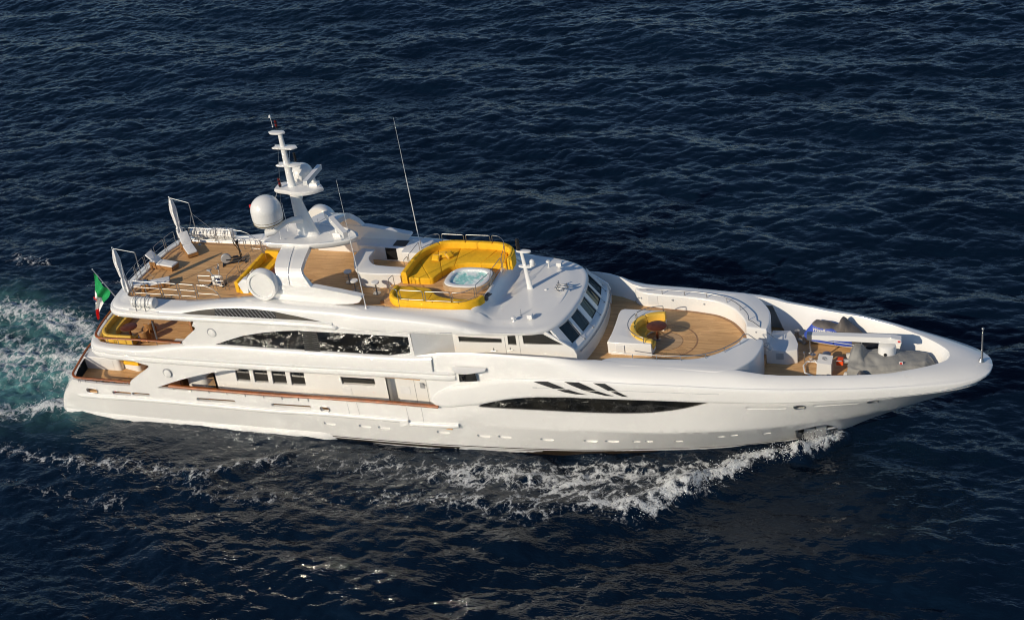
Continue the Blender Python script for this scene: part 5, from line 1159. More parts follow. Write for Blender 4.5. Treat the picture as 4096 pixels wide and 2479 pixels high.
# foredeck rail on the coaming
fr1 = crv([(38.86,-3.5),(39.8,-3.62),(41.2,-3.60),(42.8,-3.52),(43.9,-3.28),(44.8,-2.78),(45.5,-2.05),(45.95,-1.35),(46.1,-.78)], 50)
for s_ in (1, -1):
    f_ = [(x, y*s_, 7.40 if i < 44 else 7.40) for i, (x, y) in enumerate(fr1)]; m = MB()
    m.tube(f_+[(46.35,-.70*s_,7.36),(47.0,-.68*s_,6.85),(47.6,-.68*s_,6.35)], .027, 7); r_ = obj('handrail', m, 'steel', yacht)
    for i in (8,16,24,32,39,46): m = MB(); m.tube([(f_[i][0], f_[i][1], 7.05), (f_[i][0], f_[i][1], 7.39)], .022, 6); obj('rail_post', m, 'steel', r_)
bsn = MB(); bsn.tube([(59.088,0.000,6.187), (59.064,0.000,8.171)], [.07,.045], 10); bsn.lathe([(.17,-.03),(.13,.06),(.08,.16)], (59.05,0,6.2), 14); tp_ = (59.065,0.000,8.284); bsn.lathe([(.02,-.08),(.08,-.03),(.08,.03),(.02,.08)], tp_, 12); obj('bow_staff', bsn, 'steel', yacht, smooth=50)
# bar, lockers and cabinets on the sundeck
bar = MB(); bo_ = [tuple(p) for p in crv([(24.9,-.55),(23.6,-.72),(22.6,-.75),(22.15,-.55),(21.6,.3),(21.25,1.2),(21.15,2.0)], 24)]+[tuple(p) for p in crv([(21.9,2.0),(22.0,1.2),(22.3,.5),(22.8,.05),(24.0,-.05),(24.9,-.02)], 18)]
bar.prism(bo_, 9.0, 10.0); bt = [tuple(p) for p in crv([(25.05,-.72),(23.6,-.86),(22.5,-.88),(22.0,-.62),(21.42,.3),(21.05,1.3),(21.15,2.2)], 24)]+[tuple(p) for p in crv([(22.1,2.1),(22.1,1.3),(22.35,.7),(22.9,.22),(24.0,.12),(25.05,.1)], 18)]
bar.prism(bt, 9.96, 10.10, bev=.04); obj('bar_counter', bar, 'white', yacht, smooth=35)
kt = MB(); kt.prism(rpath([(20.4,3.85),(20.4,2.75),(24.9,2.55),(24.9,3.85)], .35, 6), 9.0, 9.98, bev=.04); obj('galley_cabinet', kt, 'white', yacht, smooth=35)
kb = MB(); kb.box(23.0, 24.35, 2.85, 3.6, 9.985, 10.0); kb.box(22.55, 23.35, 2.62, 2.655, 9.1, 9.93); obj('grill_lid', kb, 'black', yacht, smooth=0, split=True)
kc = MB(); kc.prism(rpath([(23.9,3.8),(23.9,2.0),(25.5,2.0),(25.5,3.8)], .2, 4), 9.4, 10.02, bev=.03); obj('side_cabinet', kc, 'white', yacht, smooth=35)
iw = MB(); iw.box(17.2, 20.5, 3.5, 3.9, 9.0, 9.75); iw.box(16.6, 19.0, -3.95, -3.5, 9.0, 9.8); obj('inner_coaming', iw, 'white', yacht, smooth=0, split=True)
stp_ = MB(); stp_.box(24.3, 24.9, -2.6, -.5, 9.0, 9.25); obj('pool_step', stp_, 'teak', yacht, smooth=0)
# posts under the sundeck overhang
for s_ in (1,-1):
    m = MB(); m.tube([(8.670,-4.300,6.307), (8.680,-4.300,7.708)], .06, 8); 
    if s_ < 0: m.v = [(x, -y, z) for x, y, z in m.v]; m.f = [tuple(reversed(f)) for f in m.f]
    obj('deck_pillar', m, 'steel', yacht)
ub = MB(); ub.box(10.9, 11.05, -3.6, 3.6, 5.45, 8.5); obj('upper_bulkhead', ub, 'oak', yacht, smooth=0)
for s_ in (1,-1):
    m = MB(); y = -4.5*s_; m.box(9.6, 10.9, min(y,y*.8), max(y,y*.8), 5.45, 6.0); obj('deck_locker', m, 'white', yacht, smooth=0)

# ================================================================ LOOSE THINGS ON BOARD
def at(o, p, rz=0.0):
    """build positions are in yacht coordinates: re-base the mesh on the empty's place"""
    return o
def child(par, name, mb, mat, smooth=35, split=False):
    """part given in yacht coordinates, stored relative to its thing"""
    inv = par.matrix_basis.inverted() if False else (Matrix.Rotation(-par.rotation_euler.z, 4, 'Z') @ Matrix.Translation(-par.location))
    root = par
    mb.xf(inv); return obj(name, mb, mat, root, smooth=smooth, split=split)
def local(par, name, mb, mat, smooth=35): return obj(name, mb, mat, par, smooth=smooth)

# ---- sun loungers (local: foot towards +x)
def lounger(loc, rz, label, back=50):
    t = empty('sun_lounger', loc, label, 'sun lounger', 'wicker sun loungers on the sun deck', rz)
    b = MB(); b.box(-.55, 1.0, -.36, .36, .10, .34); b.box(-.85, -.35, -.40, -.34, .12, .52); b.box(-.85, -.35, .34, .40, .12, .52)
    local(t, 'wicker_base', b, 'wicker', 0)
    for x in (.9, -.45):
        for y in (-.30, .30): local(t, 'leg', MB().box(x-.04, x+.04, y-.04, y+.04, 0, .12), 'wicker', 0)
    for y in (-.42, .42): local(t, 'wheel', MB().lathe([(.11,-.02),(.12,0),(.11,.03),(.02,.03)], (-.72, y, .12), 16, axis=(0,1,0)), 'wicker')
    c = MB(); c.prism(rpath([(-.45,-.33),(1.02,-.33),(1.02,.33),(-.45,.33)], .08, 4, True), .34, .44, bev=.04); local(t, 'seat_cushion', c, 'cloth_white', 50)
    a = R(back); q = MB(); q.prism(rpath([(0,-.33),(.92,-.33),(.92,.33),(0,.33)], .08, 4, True), 0, .10, bev=.04); q.v = [(-.42-x*math.cos(a)-z*math.sin(a)*0+(-z)*math.sin(a)*-1*0, y, .40+x*math.sin(a)+z*math.cos(a)) if False else (-.42-x*math.cos(a)+z*math.sin(a), y, .40+x*math.sin(a)+z*math.cos(a)) for x, y, z in q.v]
    q.f = [tuple(reversed(f)) for f in q.f]; local(t, 'back_cushion', q, 'cloth_white', 50); return t
lounger((8.05,2.38,9.0), math.atan2(1.28-2.47, 9.16-7.98), 'white cushioned lounger with its back raised beside the far furled parasol', 48)
lounger((7.35,.16,9.0), math.atan2(-.04-.2, 8.66-7.12), 'white cushioned wicker lounger by the stern rail, middle one of three', 38)
lounger((8.15,-2.34,9.0), math.atan2(-1.86+2.41, 8.97-8.06), 'low-backed white lounger beside the near furled parasol', 12)

# ---- cantilever parasols, furled
for s_, nm in ((-1, 'near'), (1, 'far')):
    t = empty('cantilever_parasol', (8.2, 3.42*s_, 9.0), 'furled white cantilever parasol on the %s side of the sun deck' % ('raft canister' if 0 else nm), 'parasol', 'furled cantilever parasols')
    px, py = 8.2, 3.42*s_
    m = MB(); m.tube([(px,py,9.0),(px,py,12.2)], .03, 8); m.lathe([(.14,0),(.12,.03),(.05,.06)], (px,py,9.0), 12); child(t, 'post', m, 'satin')
    m = MB(); m.tube([(px,py,12.18),(6.7,py+.10*s_,12.45)], .026, 8); m.lathe([(.05,-.05),(.06,.05),(.03,.1)], (6.7,py+.1*s_,12.45), 10); child(t, 'arm', m, 'satin')
    m = MB(); m.tube([(px,py,11.4),(7.6,py+.03*s_,9.9)], .010, 4); m.tube([(px,py,11.4),(px+1.2,py+.1*s_,10.2)], .010, 4); child(t, 'stay', m, 'grey', split=True)
    rws = []
    for i, z in enumerate(np.linspace(12.4, 9.25, 22)):
        u = i/21; r_ = .07+.12*math.sin(min(1, u*1.5)*math.pi*.75)+.03*math.sin(u*9); 
        if .62 < u < .70: r_ *= .62
        if u > .96: r_ *= .5
        rws.append([(6.75+.10*u+(r_*(1+.28*math.sin(5*a+u*4)+.12*math.sin(9*a)))*math.cos(a), py+.1*s_+(r_*(1+.28*math.sin(5*a+u*4)))*math.sin(a), z) for a in np.linspace(0, 2*math.pi, 26)[:-1]])
    m = MB(); m.loft([list(reversed(r_)) for r_ in rws], closed=True, cap=True); child(t, 'furled_canopy', m, 'cloth_white', 60)

# ---- exercise machines
t = empty('cross_trainer', (12.1,1.25,9.0), 'grey cross trainer with tall black handles on the sun deck', 'cross trainer', None, R(28))
m = MB(); m.box(-.75,.75,-.05,.05,.04,.10); m.box(-.78,-.70,-.28,.28,0,.08); m.box(.70,.78,-.28,.28,0,.08); local(t, 'frame', m, 'black', 0)
m = MB(); m.lathe([(.30,-.1),(.34,-.06),(.34,.06),(.30,.1),(.12,.11),(.02,.11)], (-.48,0,.46), 26, axis=(0,-1,0)); local(t, 'flywheel', m, 'grey')
m = MB(); m.tube([(.45,0,.08),(.50,0,1.45)], .04, 6); m.box(.40,.56,-.14,.14,1.42,1.58); local(t, 'column', m, 'black')
for y in (-.2,.2):
    m = MB(); m.tube([(.55,y,.35),(.48,y,1.0),(.30,y*1.2,1.45),(.25,y*1.2,1.75)], .028, 6); local(t, 'handle', m, 'black')
    m = MB(); m.tube([(-.5,y*.7,.40),(.5,y*.7,.30)], .04, 5); m.box(-.05,.32,y-.08,y+.08,.34,.40); local(t, 'pedal_arm', m, 'black')
t = empty('exercise_bike', (12.35,-1.6,9.0), 'white and navy exercise bike on the sun deck', 'exercise bike')
m = MB(); m.box(-.55,-.47,-.26,.26,0,.07); m.box(.50,.58,-.26,.26,0,.07); m.box(-.5,.55,-.04,.04,.03,.09); local(t, 'base', m, 'black', 0)
m = MB(); m.prism([(-.25,-.13),(.42,-.13),(.42,.13),(-.25,.13)], .09, .72, bev=.08); local(t, 'housing', m, 'raft')
m = MB(); m.box(.0,.40,-.145,-.131,.2,.62); local(t, 'side_panel', m, 'navy', 0)
m = MB(); m.lathe([(.15,0),(.15,.02),(.02,.02)], (.05,-.145,.38), 20, axis=(0,-1,0)); local(t, 'crank', m, 'grey')
m = MB(); m.tube([(-.15,0,.65),(-.32,0,1.05)], .035, 6); m.prism([(-.48,-.06),(-.2,-.12),(-.2,.12),(-.48,.06)][::-1], 1.04, 1.13, bev=.03); local(t, 'saddle', m, 'grey')
m = MB(); m.tube([(.3,0,.6),(.42,0,1.15),(.36,0,1.45)], .032, 6); m.tube([(.30,-.2,1.50),(.36,-.2,1.3),(.42,0,1.28),(.36,.2,1.3),(.30,.2,1.50)], .025, 6); m.box(.36,.44,-.09,.09,1.22,1.36); local(t, 'handlebar', m, 'grey')

# ---- life raft canisters in their cradles
def raft(loc, label):
    t = empty('life_raft_canister', loc, label, 'life raft', 'life raft canisters')
    m = MB(); pr = [(.02,-.92),(.20,-.90),(.30,-.80)]
    for k in range(6):
        x = -.74+k*.26; pr += [(.345,x),(.355,x+.02),(.355,x+.20),(.345,x+.22),(.335,x+.24)]
    pr += [(.30,.80),(.20,.90),(.02,.92)]; m.lathe(pr, (0,0,.42), 24, axis=(1,0,0)); local(t, 'canister', m, 'raft', 50)
    for x in (-.40,.28): m = MB(); m.tube(rpath([(x,-.42,0),(x,-.42,.50),(x,-.20,.86),(x,.25,.86),(x,.42,.5),(x,.42,0)], .15, 4), .028, 6); local(t, 'cradle_hoop', m, 'steel', 50)
    for x in (-.62,-.06,.5): m = MB(); m.lathe([(.361,x-.02),(.366,x-.01),(.366,x+.01),(.361,x+.02)], (0,0,.42), 24, axis=(1,0,0)); local(t, 'strap', m, 'grey', 50)
    return t
raft((8.85,-4.72,8.92), 'white raft canister strapped in a steel cradle outside the near sun deck rail')
raft((8.0,4.35,9.0), 'white raft canister behind the far furled parasol'); raft((9.6,4.45,9.0), 'white raft canister behind the far rail towards the radar mast')
# the shallow shelf the near canister sits on
m = MB(); m.prism(rpath([(7.75,-5.12),(10.0,-5.14),(10.3,-4.4),(7.7,-4.35)], .12, 4, True), 8.86, 8.93, bev=.02); m.mirror(); obj('raft_shelf', m, 'white', yacht)

# ---- sofas
def slab(poly, z0, z1, bev=.07): m = MB(); m.prism(poly, z0, z1, bev=bev); return m
def strip(path, w, z0, z1, bev=.05, side=1):
    P_ = [Vector((p[0], p[1])) for p in path]; A = []; Bq = []
    for i, p in enumerate(P_):
        t = P_[min(i+1, len(P_)-1)]-P_[max(i-1, 0)]; t.normalize(); n_ = Vector((-t.y, t.x))*side; A.append((p.x, p.y)); Bq.append((p.x+n_.x*w, p.y+n_.y*w))
    m = MB(); m.prism(A+Bq[::-1], z0, z1, bev=bev); return m
t = empty('pool_sofa', (28,2,9.5), 'long yellow sectional sofa wrapping the far side of the hot tub', 'sofa')
edge_i = crv([(25.5,-.85),(27.1,-.72),(27.4,.1),(27.8,.85),(28.5,1.25),(29.8,1.38),(31.0,1.45)], 61); edge_o = crv([(25.50,-.9),(25.48,.4),(25.56,1.5),(25.96,2.38),(26.58,3.0),(28.0,3.14),(29.7,3.16),(30.7,2.85),(31.15,1.5)], 61)
for a, b in ((0,13),(13,23),(23,32),(32,47),(47,60)):
    pl_ = [tuple(edge_i[i]) for i in range(a, b+1)]+[tuple(edge_o[min(60, i)]) for i in range(b, a-1, -1)]; 
    c = np.mean(pl_, axis=0); pl_ = [tuple(c+(np.array(p)-c)*.992) for p in pl_]; child(t, 'seat_cushion', slab(pl_, 9.5, 9.92, .05), 'yellow', 50)
bk_ = crv([(25.55,-.95),(25.52,.4),(25.6,1.5),(26.0,2.35),(26.6,2.98),(28.0,3.12),(29.8,3.14),(30.75,2.85),(31.2,2.2),(31.25,1.4)], 80)
for a, b in ((0,12),(12,31),(31,44),(44,58),(58,66),(66,79)): child(t, 'back_cushion', strip([tuple(p) for p in bk_[a:b+1]], .34, 9.55, 10.34, .09, side=1), 'yellow', 50)
for i, (x, y) in enumerate(((26.55,1.45),(26.9,1.85),(27.3,1.9))):
    p = empty('throw_pillow', (x,y,9.95), ['yellow throw pillow, aft-most of three on the far tub sofa','yellow throw pillow, middle of three on the far tub sofa','yellow throw pillow, nearest the bow of three on the far tub sofa'][i], 'pillow', 'throw pillows on the tub sofa', .5*i)
    m = MB(); n_ = 10; rws = [[(.24*math.copysign(abs(u)**.8,u), .20*math.copysign(abs(v)**.8,v), .02+sg*.09*math.sqrt(max(0,(1-u**4)*(1-v**4)))) for v in np.linspace(-1,1,n_)] for sg in (1,) for u in np.linspace(-1,1,n_)]
    m.loft(rws); m.loft([[(x_,y_,.04-(z_-.02)*.4) for x_,y_,z_ in r_][::-1] for r_ in rws]); m.v = [(a, b*math.cos(.6)-c*math.sin(.6), b*math.sin(.6)+c*math.cos(.6)+.12) for a, b, c in m.v]; local(p, 'cushion', m, 'yellow', 60)
    m = MB(); m.tube([(a, b*math.cos(.6), b*math.sin(.6)+.14) for a, b in ((-.24,-.2),(.24,-.2),(.24,.2),(-.24,.2))], .012, 4, closed=True); local(p, 'piping', m, 'cream')
t = empty('pool_sofa', (28,-3,9.5), 'yellow sun pads and low bolster along the near side of the hot tub', 'sofa')
si = crv([(25.3,-1.75),(26.6,-1.72),(27.4,-1.85),(28.0,-2.45),(29.2,-2.8),(30.8,-2.75)], 41); sO = crv([(25.2,-3.0),(25.7,-3.35),(26.5,-3.5),(28,-3.5),(29.6,-3.48),(30.3,-3.3),(30.95,-2.8)], 41)
for a, b in ((0,18),(18,29),(29,40)): pl_ = [tuple(si[i]) for i in range(a, b+1)]+[tuple(sO[i]) for i in range(b, a-1, -1)]; child(t, 'sun_pad', slab(pl_, 9.5, 9.86, .05), 'yellow', 50)
bo_ = crv([(25.15,-1.9),(25.15,-2.6),(25.3,-3.1),(25.75,-3.5),(26.6,-3.62),(28,-3.64),(29.6,-3.62),(30.4,-3.4),(30.95,-2.95),(31.15,-2.5)], 70)
for a, b in ((0,12),(12,25),(25,39),(39,54),(54,69)): child(t, 'back_cushion', strip([tuple(p) for p in bo_[a:b+1]], .26, 9.52, 10.02, .08, side=1), 'yellow', 50)
# ---- hot tub
t = empty('hot_tub', (29.35,-.32,9.5), 'oval hot tub with white rim, teak collar and bubbling turquoise water', 'hot tub')
tcx, tcy = 29.38, -.36
sup = lambda a, b, n=44, p=3.0: [(tcx+a*math.copysign(abs(math.cos(w))**(2/p), math.cos(w))+.10*b*math.sin(w), tcy+b*math.copysign(abs(math.sin(w))**(2/p), math.sin(w))) for w in np.linspace(0, 2*math.pi, n+1)[:-1]]
def ringz(a, b, z): return [(x, y, z) for x, y in sup(a, b)]
m = MB(); m.loft([ringz(*q) for q in ((1.48,1.28,9.5),(1.48,1.28,9.84),(1.45,1.25,9.87),(1.36,1.17,9.875))], closed=True); child(t, 'teak_collar', m, 'teak_pale', 45)
m = MB(); m.loft([ringz(*q) for q in ((1.38,1.19,9.86),(1.36,1.17,9.93),(1.32,1.13,9.95),(1.14,.96,9.95),(1.09,.91,9.93),(1.04,.87,9.72),(.98,.80,9.40))], closed=True); child(t, 'rim', m, 'deckwhite', 45)
m = MB(); n_ = 44; o_ = sup(1.07, .89); rws = [[(tcx+(x-tcx)*s_, tcy+(y-tcy)*s_, 9.80+.02*math.sin(17*x*s_+3)*math.cos(13*y*s_)) for x, y in o_] for s_ in (1,.85,.7,.5,.3,.12,.01)]; m.loft(rws, closed=True); child(t, 'water', m, 'pool', 60)
t = empty('towel', (31.05,-2.0,9.55), 'crumpled taupe towel at the bow end of the hot tub', 'towel'); 
m = MB(); rws = [[(-.2+.4*u+.05*math.sin(9*v), -.45+.9*v, .30*math.sin(math.pi*u)*(.7+.3*math.sin(14*v+5*u))*math.sin(math.pi*min(1,max(0,v*.9+.05)))+.05) for v in np.linspace(0,1,20)] for u in np.linspace(0,1,12)]; m.loft(rws); local(t, 'fabric', m, 'cover_brown', 60)
# ---- bar stools
def stool(loc, label, src=None):
    t = empty('bar_stool', loc, label, 'bar stool', 'bar stools at the curved bar')
    m = MB(); m.lathe([(.25,0),(.25,.02),(.10,.04),(.03,.05)], (0,0,0), 24); local(t, 'foot_plate', m, 'steel')
    m = MB(); m.lathe([(.045,.04),(.045,.70)], (0,0,0), 12); local(t, 'pillar', m, 'steel')
    m = MB(); m.tube([(.2*math.cos(a), .2*math.sin(a), .30) for a in np.linspace(0, 2*math.pi, 20)[:-1]], .014, 5, closed=True); m.tube([(.04,0,.30),(.2,0,.30)], .01, 4); local(t, 'foot_ring', m, 'steel')
    m = MB(); m.lathe([(.20,.70),(.25,.73),(.26,.78),(.23,.82),(.02,.83)], (0,0,0), 24); local(t, 'seat', m, 'cloth_white', 50); return t
st0 = stool((21.18,-.27,9.0), 'round white bar stool farthest from the rail, at the curve of the bar')
copy_thing(st0, (22.09,-1.32,9.0), 0, 'middle round white bar stool, at the corner of the bar'); copy_thing(st0, (23.55,-1.37,9.0), 0, 'round white bar stool alone in front of the straight bar')
# ---- aft-facing sofa behind the arch
t = empty('deck_sofa', (14.8,-.8,9.0), 'yellow sofa with cream pillows under the radar arch', 'sofa')
child(t, 'seat_cushion', slab([(14.55,-2.5),(15.4,-2.5),(15.4,.9),(16.3,.9),(16.3,1.7),(14.55,1.7)], 9.05, 9.42), 'yellow', 50)
for y0, y1 in ((-2.5,-1.7),(-1.68,-.75),(-.73,.25),(.27,1.3)): child(t, 'back_cushion', slab([(14.28,y0),(14.52,y0),(14.52,y1),(14.28,y1)], 9.1, 9.88, .05), 'yellow', 50)
child(t, 'back_cushion', slab([(14.4,1.5),(15.4,1.5),(15.4,1.75),(14.4,1.75)], 9.1, 9.88, .05), 'yellow', 50)
for k, y in enumerate((-2.1,-1.5,-.9)):
    p = empty('throw_pillow', (14.68,y,9.62), ['cream striped pillow at the near end of the arch sofa','cream striped pillow second from the near end of the arch sofa','cream striped pillow nearest the corner of the arch sofa'][k], 'pillow', 'cream pillows on the arch sofa'); m = MB(); m.prism([(-.06,-.22),(.06,-.22),(.06,.22),(-.06,.22)], -.18, .20, bev=.05); local(p, 'cushion', m, 'cream', 50)
t = empty('low_table', (16.1,-.4,9.0), 'brown wooden table beside the yellow sofa under the arch', 'table'); m = MB(); m.prism([(15.7,-1.6),(16.7,-1.6),(16.7,.5),(15.7,.5)], 9.45, 9.52, bev=.02); child(t, 'table_top', m, 'mahogany'); m = MB(); m.box(16.0,16.4,-.8,-.3,9.0,9.45); child(t, 'pedestal', m, 'steel')

# ---- foredeck lounge
AC = (40.92, .02)
arc = lambda r_, a0, a1, n=24: [(AC[0]+r_*math.cos(R(a)), AC[1]+r_*math.sin(R(a))) for a in np.linspace(a0, a1, n)]
m = MB(); o_ = [(40.85,-1.82),(38.45,-1.92),(38.22,-1.82),(38.24,-.9),(38.18,.2),(38.08,1.3),(38.10,1.72),(38.3,1.9),(40.85,1.95)]+arc(1.55, 92, 268, 26)
m.prism(o_, 6.13, 6.95, bev=.06); obj('sofa_surround', m, 'white', yacht, smooth=40)
m = MB(); m.box(38.75,39.25,-1.945,-1.93,6.3,6.8); obj('locker_hatch', m, 'deckwhite', yacht, smooth=0)
t = empty('curved_sofa', (AC[0],AC[1],6.13), 'curved yellow sofa facing the round table on the foredeck', 'sofa')
for a0, a1 in ((90,134),(136,179),(181,224),(226,268)):
    child(t, 'seat_cushion', slab(arc(1.45,a0,a1,14)+arc(.85,a1,a0,14), 6.3, 6.60, .05), 'yellow_pale', 50)
    child(t, 'back_cushion', slab(arc(1.72,a0,a1,14)+arc(1.40,a1,a0,14), 6.55, 7.06, .06), 'yellow_pale', 50)
child(t, 'sofa_base', slab(arc(1.5,90,268,30)+arc(.95,268,90,30), 6.13, 6.32, .02), 'white', 40)
for a0, a1 in ((96,150),(154,254)):
    p_ = arc(1.84, a0, a1, 20); m = MB(); m.tube(rpath([(p_[0][0],p_[0][1],6.9)]+[(x,y,7.32) for x, y in p_]+[(p_[-1][0],p_[-1][1],6.9)], .08, 3), .027, 7); obj('sofa_rail', m, 'steel', yacht, smooth=50)
def rtable(loc, r_, h, label, mat='mahogany'):
    t = empty('round_table', loc, label, 'table'); m = MB(); m.lathe([(r_-.03,h-.05),(r_,h-.03),(r_,h-.01),(r_-.02,h),(.01,h)], (0,0,0), 48); local(t, 'table_top', m, mat, 40)
    m = MB(); m.lathe([(r_+.003,h-.045),(r_+.008,h-.03),(r_+.003,h-.015)], (0,0,0), 48); local(t, 'edge_band', m, 'gold', 40)
    m = MB(); m.lathe([(.07,.04),(.07,h-.05)], (0,0,0), 16); local(t, 'pedestal', m, mat); m = MB(); m.lathe([(.19,0),(.19,.03),(.08,.05)], (0,0,0), 20); m.tube([(.2*math.cos(a), .2*math.sin(a), .12) for a in np.linspace(0, 2*math.pi, 20)[:-1]], .014, 5, closed=True); local(t, 'foot', m, 'steel'); return t
rtable((40.76,0,6.13), .60, .96, 'dark round mahogany table on the teak foredeck')
# ---- upper aft deck
rtable((5.62,-2.95,5.45), .56, .72, 'round varnished table inside the yellow sofa on the upper aft deck', 'mahogany')
t = empty('aft_sofa', (4.5,-2.8,5.45), 'horseshoe yellow sofa at the stern of the upper deck', 'sofa')
pts = crv([(6.6,-4.25),(5.4,-4.3),(4.55,-4.2),(4.05,-3.7),(3.85,-2.9),(3.75,-2.0),(3.7,-.8),(3.7,.6)], 50)
for a, b in ((0,12),(12,22),(22,33),(33,49)):
    child(t, 'back_cushion', strip([tuple(p) for p in pts[a:b+1]], -.22, 5.85, 6.28, .06), 'yellow_pale', 50); child(t, 'seat_cushion', strip([(p[0], p[1]) for p in pts[a:b+1]], -.80, 5.5, 5.92, .05), 'yellow_pale', 50)
def armchair(loc, rz, label):
    t = empty('wicker_armchair', loc, label, 'armchair', 'wicker armchairs on the upper aft deck', rz)
    m = MB(); a_ = np.linspace(R(-120), R(120), 22); m.prism([(-.34*math.cos(q)*-1*-1 if False else .36*math.cos(q+math.pi), .36*math.sin(q+math.pi)) for q in a_]+[(.30*math.cos(q+math.pi), .30*math.sin(q+math.pi)) for q in a_[::-1]], .12, .80, bev=.02); local(t, 'back_shell', m, 'wicker', 50)
    m = MB(); m.prism([(-.3,-.3),(.32,-.3),(.32,.3),(-.3,.3)], .14, .38, bev=.03); local(t, 'seat', m, 'wicker', 40); m = MB(); m.prism([(-.24,-.26),(.32,-.26),(.32,.26),(-.24,.26)], .38, .48, bev=.04); local(t, 'cushion', m, 'cloth_white', 50)
    for x in (-.24,.24):
        for y in (-.24,.24): local(t, 'leg', MB().box(x-.025,x+.025,y-.025,y+.025,0,.16), 'wicker', 0)
    return t
armchair((7.0,-3.35,5.45), R(185), 'wicker armchair with white cushion next to the steel pillar of the upper aft deck'); armchair((6.75,-2.3,5.45), R(165), 'wicker armchair with white seat behind the round table, away from the rail')
t = empty('bench_seat', (4.2,-1.9,2.62), 'yellow bench cushion on the main aft deck', 'bench'); child(t, 'seat_cushion', slab([(3.75,-2.3),(4.95,-2.35),(5.1,-1.2),(4.9,1.4),(3.75,1.4)], 2.62, 2.84), 'yellow', 50); child(t, 'back_cushion', slab([(3.62,-2.1),(3.82,-2.1),(3.82,1.4),(3.62,1.4)], 2.62, 3.25, .05), 'yellow', 50)
t = empty('fuel_nozzle', (4.75,-5.1,2.2), 'small red capped fitting in the hull slot near the stern', 'fitting'); m = MB(); m.lathe([(.07,0),(.07,.12),(.02,.14)], (0,0,.25), 10, axis=(1,0,0)); local(t, 'cap', m, 'red')

# ---- ensign
S0_, S1_ = Vector((2.953,0.000,6.383)), Vector((1.652,0.000,8.585))
t = empty('ensign', tuple(S0_), 'green, white and red ensign drooping from a slanted staff at the stern', 'flag')
m = MB(); m.tube([tuple(S0_+Vector((.15,0,-.3))), tuple(S1_)], [.05,.03], 8); m.lathe([(.03,0),(.06,.05),(.02,.1)], tuple(S1_), 10); child(t, 'staff', m, 'satin')
fa_ = [(1.628,0.000,8.309),(1.550,0.000,8.009),(1.431,0.000,7.586),(1.328,0.000,7.208),(1.208,0.000,6.781),(1.088,0.000,6.351),(0.986,0.000,5.920),(0.900,0.000,5.536),(0.843,0.000,5.152),(0.847,0.000,4.866),(0.880,0.000,4.639)]; fb_ = [(2.523,0.000,6.820),(2.336,0.000,6.528),(2.082,0.000,6.296),(1.835,0.000,6.120),(1.666,0.000,5.920),(1.516,0.000,5.721),(1.341,0.000,5.472),(1.206,0.000,5.292),(1.117,0.000,5.077),(1.045,0.000,4.881),(0.923,0.000,4.623)]
grid = []
for i in range(31):
    u = i/30*10; j = min(9, int(u)); f = u-j; a = Vector(fa_[j]).lerp(Vector(fa_[j+1]), f); b = Vector(fb_[j]).lerp(Vector(fb_[j+1]), f)
    grid.append([tuple(a.lerp(b, v)+Vector((0, .10*math.sin(v*9+i*.12)+.05*math.sin(v*17+i*.3), 0))) for v in np.linspace(0, 1, 22)])
m = MB()
for k, (a, b) in enumerate(((0,11),(11,21),(21,30))): m.cur = k; m.loft(grid[a:b+1])
child(t, 'cloth', m, ['flag_green','flag_white','flag_red'], 0)
m = MB(); c_ = Vector(grid[13][7]); 
for dx, dz, sx_, sz_, mi_ in ((-.02,.10,.07,.10,0),(-.02,-.12,.07,.10,1),(.07,.0,.05,.09,0),(-.11,.0,.05,.09,1)): m.cur = mi_; m.box(c_.x+dx-sx_, c_.x+dx+sx_, c_.y-.17, c_.y-.16, c_.z+dz-sz_, c_.z+dz+sz_)
child(t, 'emblem', m, ['red', 'navy'], 0)

# ================================================================ BOW WORKING DECK
t = empty('deck_crane', (54.0,.15,5.0), 'white folding crane lying fore and aft above the covered boats', 'crane')
m = MB(); m.lathe([(.55,0),(.52,.05),(.50,1.55),(.46,1.75),(.3,1.8)], (54.0,.15,5.0), 32); child(t, 'pedestal', m, 'white')
m = MB(); m.hexa([(49.85,-.10,6.90),(54.45,-.10,7.0),(54.45,.30,7.0),(49.85,.30,6.90),(49.85,-.10,7.20),(54.2,-.10,7.36),(54.2,.30,7.36),(49.85,.30,7.20)])
m.hexa([(54.45,-.12,6.99),(54.80,-.12,7.04),(54.80,.32,7.04),(54.45,.32,6.99),(54.2,-.12,7.365),(54.75,-.12,7.28),(54.75,.32,7.28),(54.2,.32,7.365)]); child(t, 'jib', m, 'white', 0)
m = MB(); m.box(49.55,49.85,-.05,.30,6.82,7.18); m.tube([(49.7,.12,6.9),(49.7,.12,6.3)], .03, 6); m.tube([(49.7,.12,6.3),(49.75,.12,5.9),(49.65,.12,5.82)], .05, 6); child(t, 'hook_block', m, 'steel')
m = MB(); m.tube([(50.3,.12,6.78),(52.6,.12,6.55),(52.6,.12,6.0),(52.62,.12,5.6)], .03, 6); m.tube([(52.6,.12,6.85),(52.6,.12,6.4)], .04, 6); child(t, 'brace', m, 'satin')
m = MB(); m.box(54.6,54.74,-.14,-.124,7.12,7.22); child(t, 'warning_plate', m, 'red', 0)
m = MB(); m.lathe([(.09,0),(.09,.02),(.01,.02)], (53.95,-.37,6.4), 16, axis=(0,-1,0)); child(t, 'badge', m, 'black')
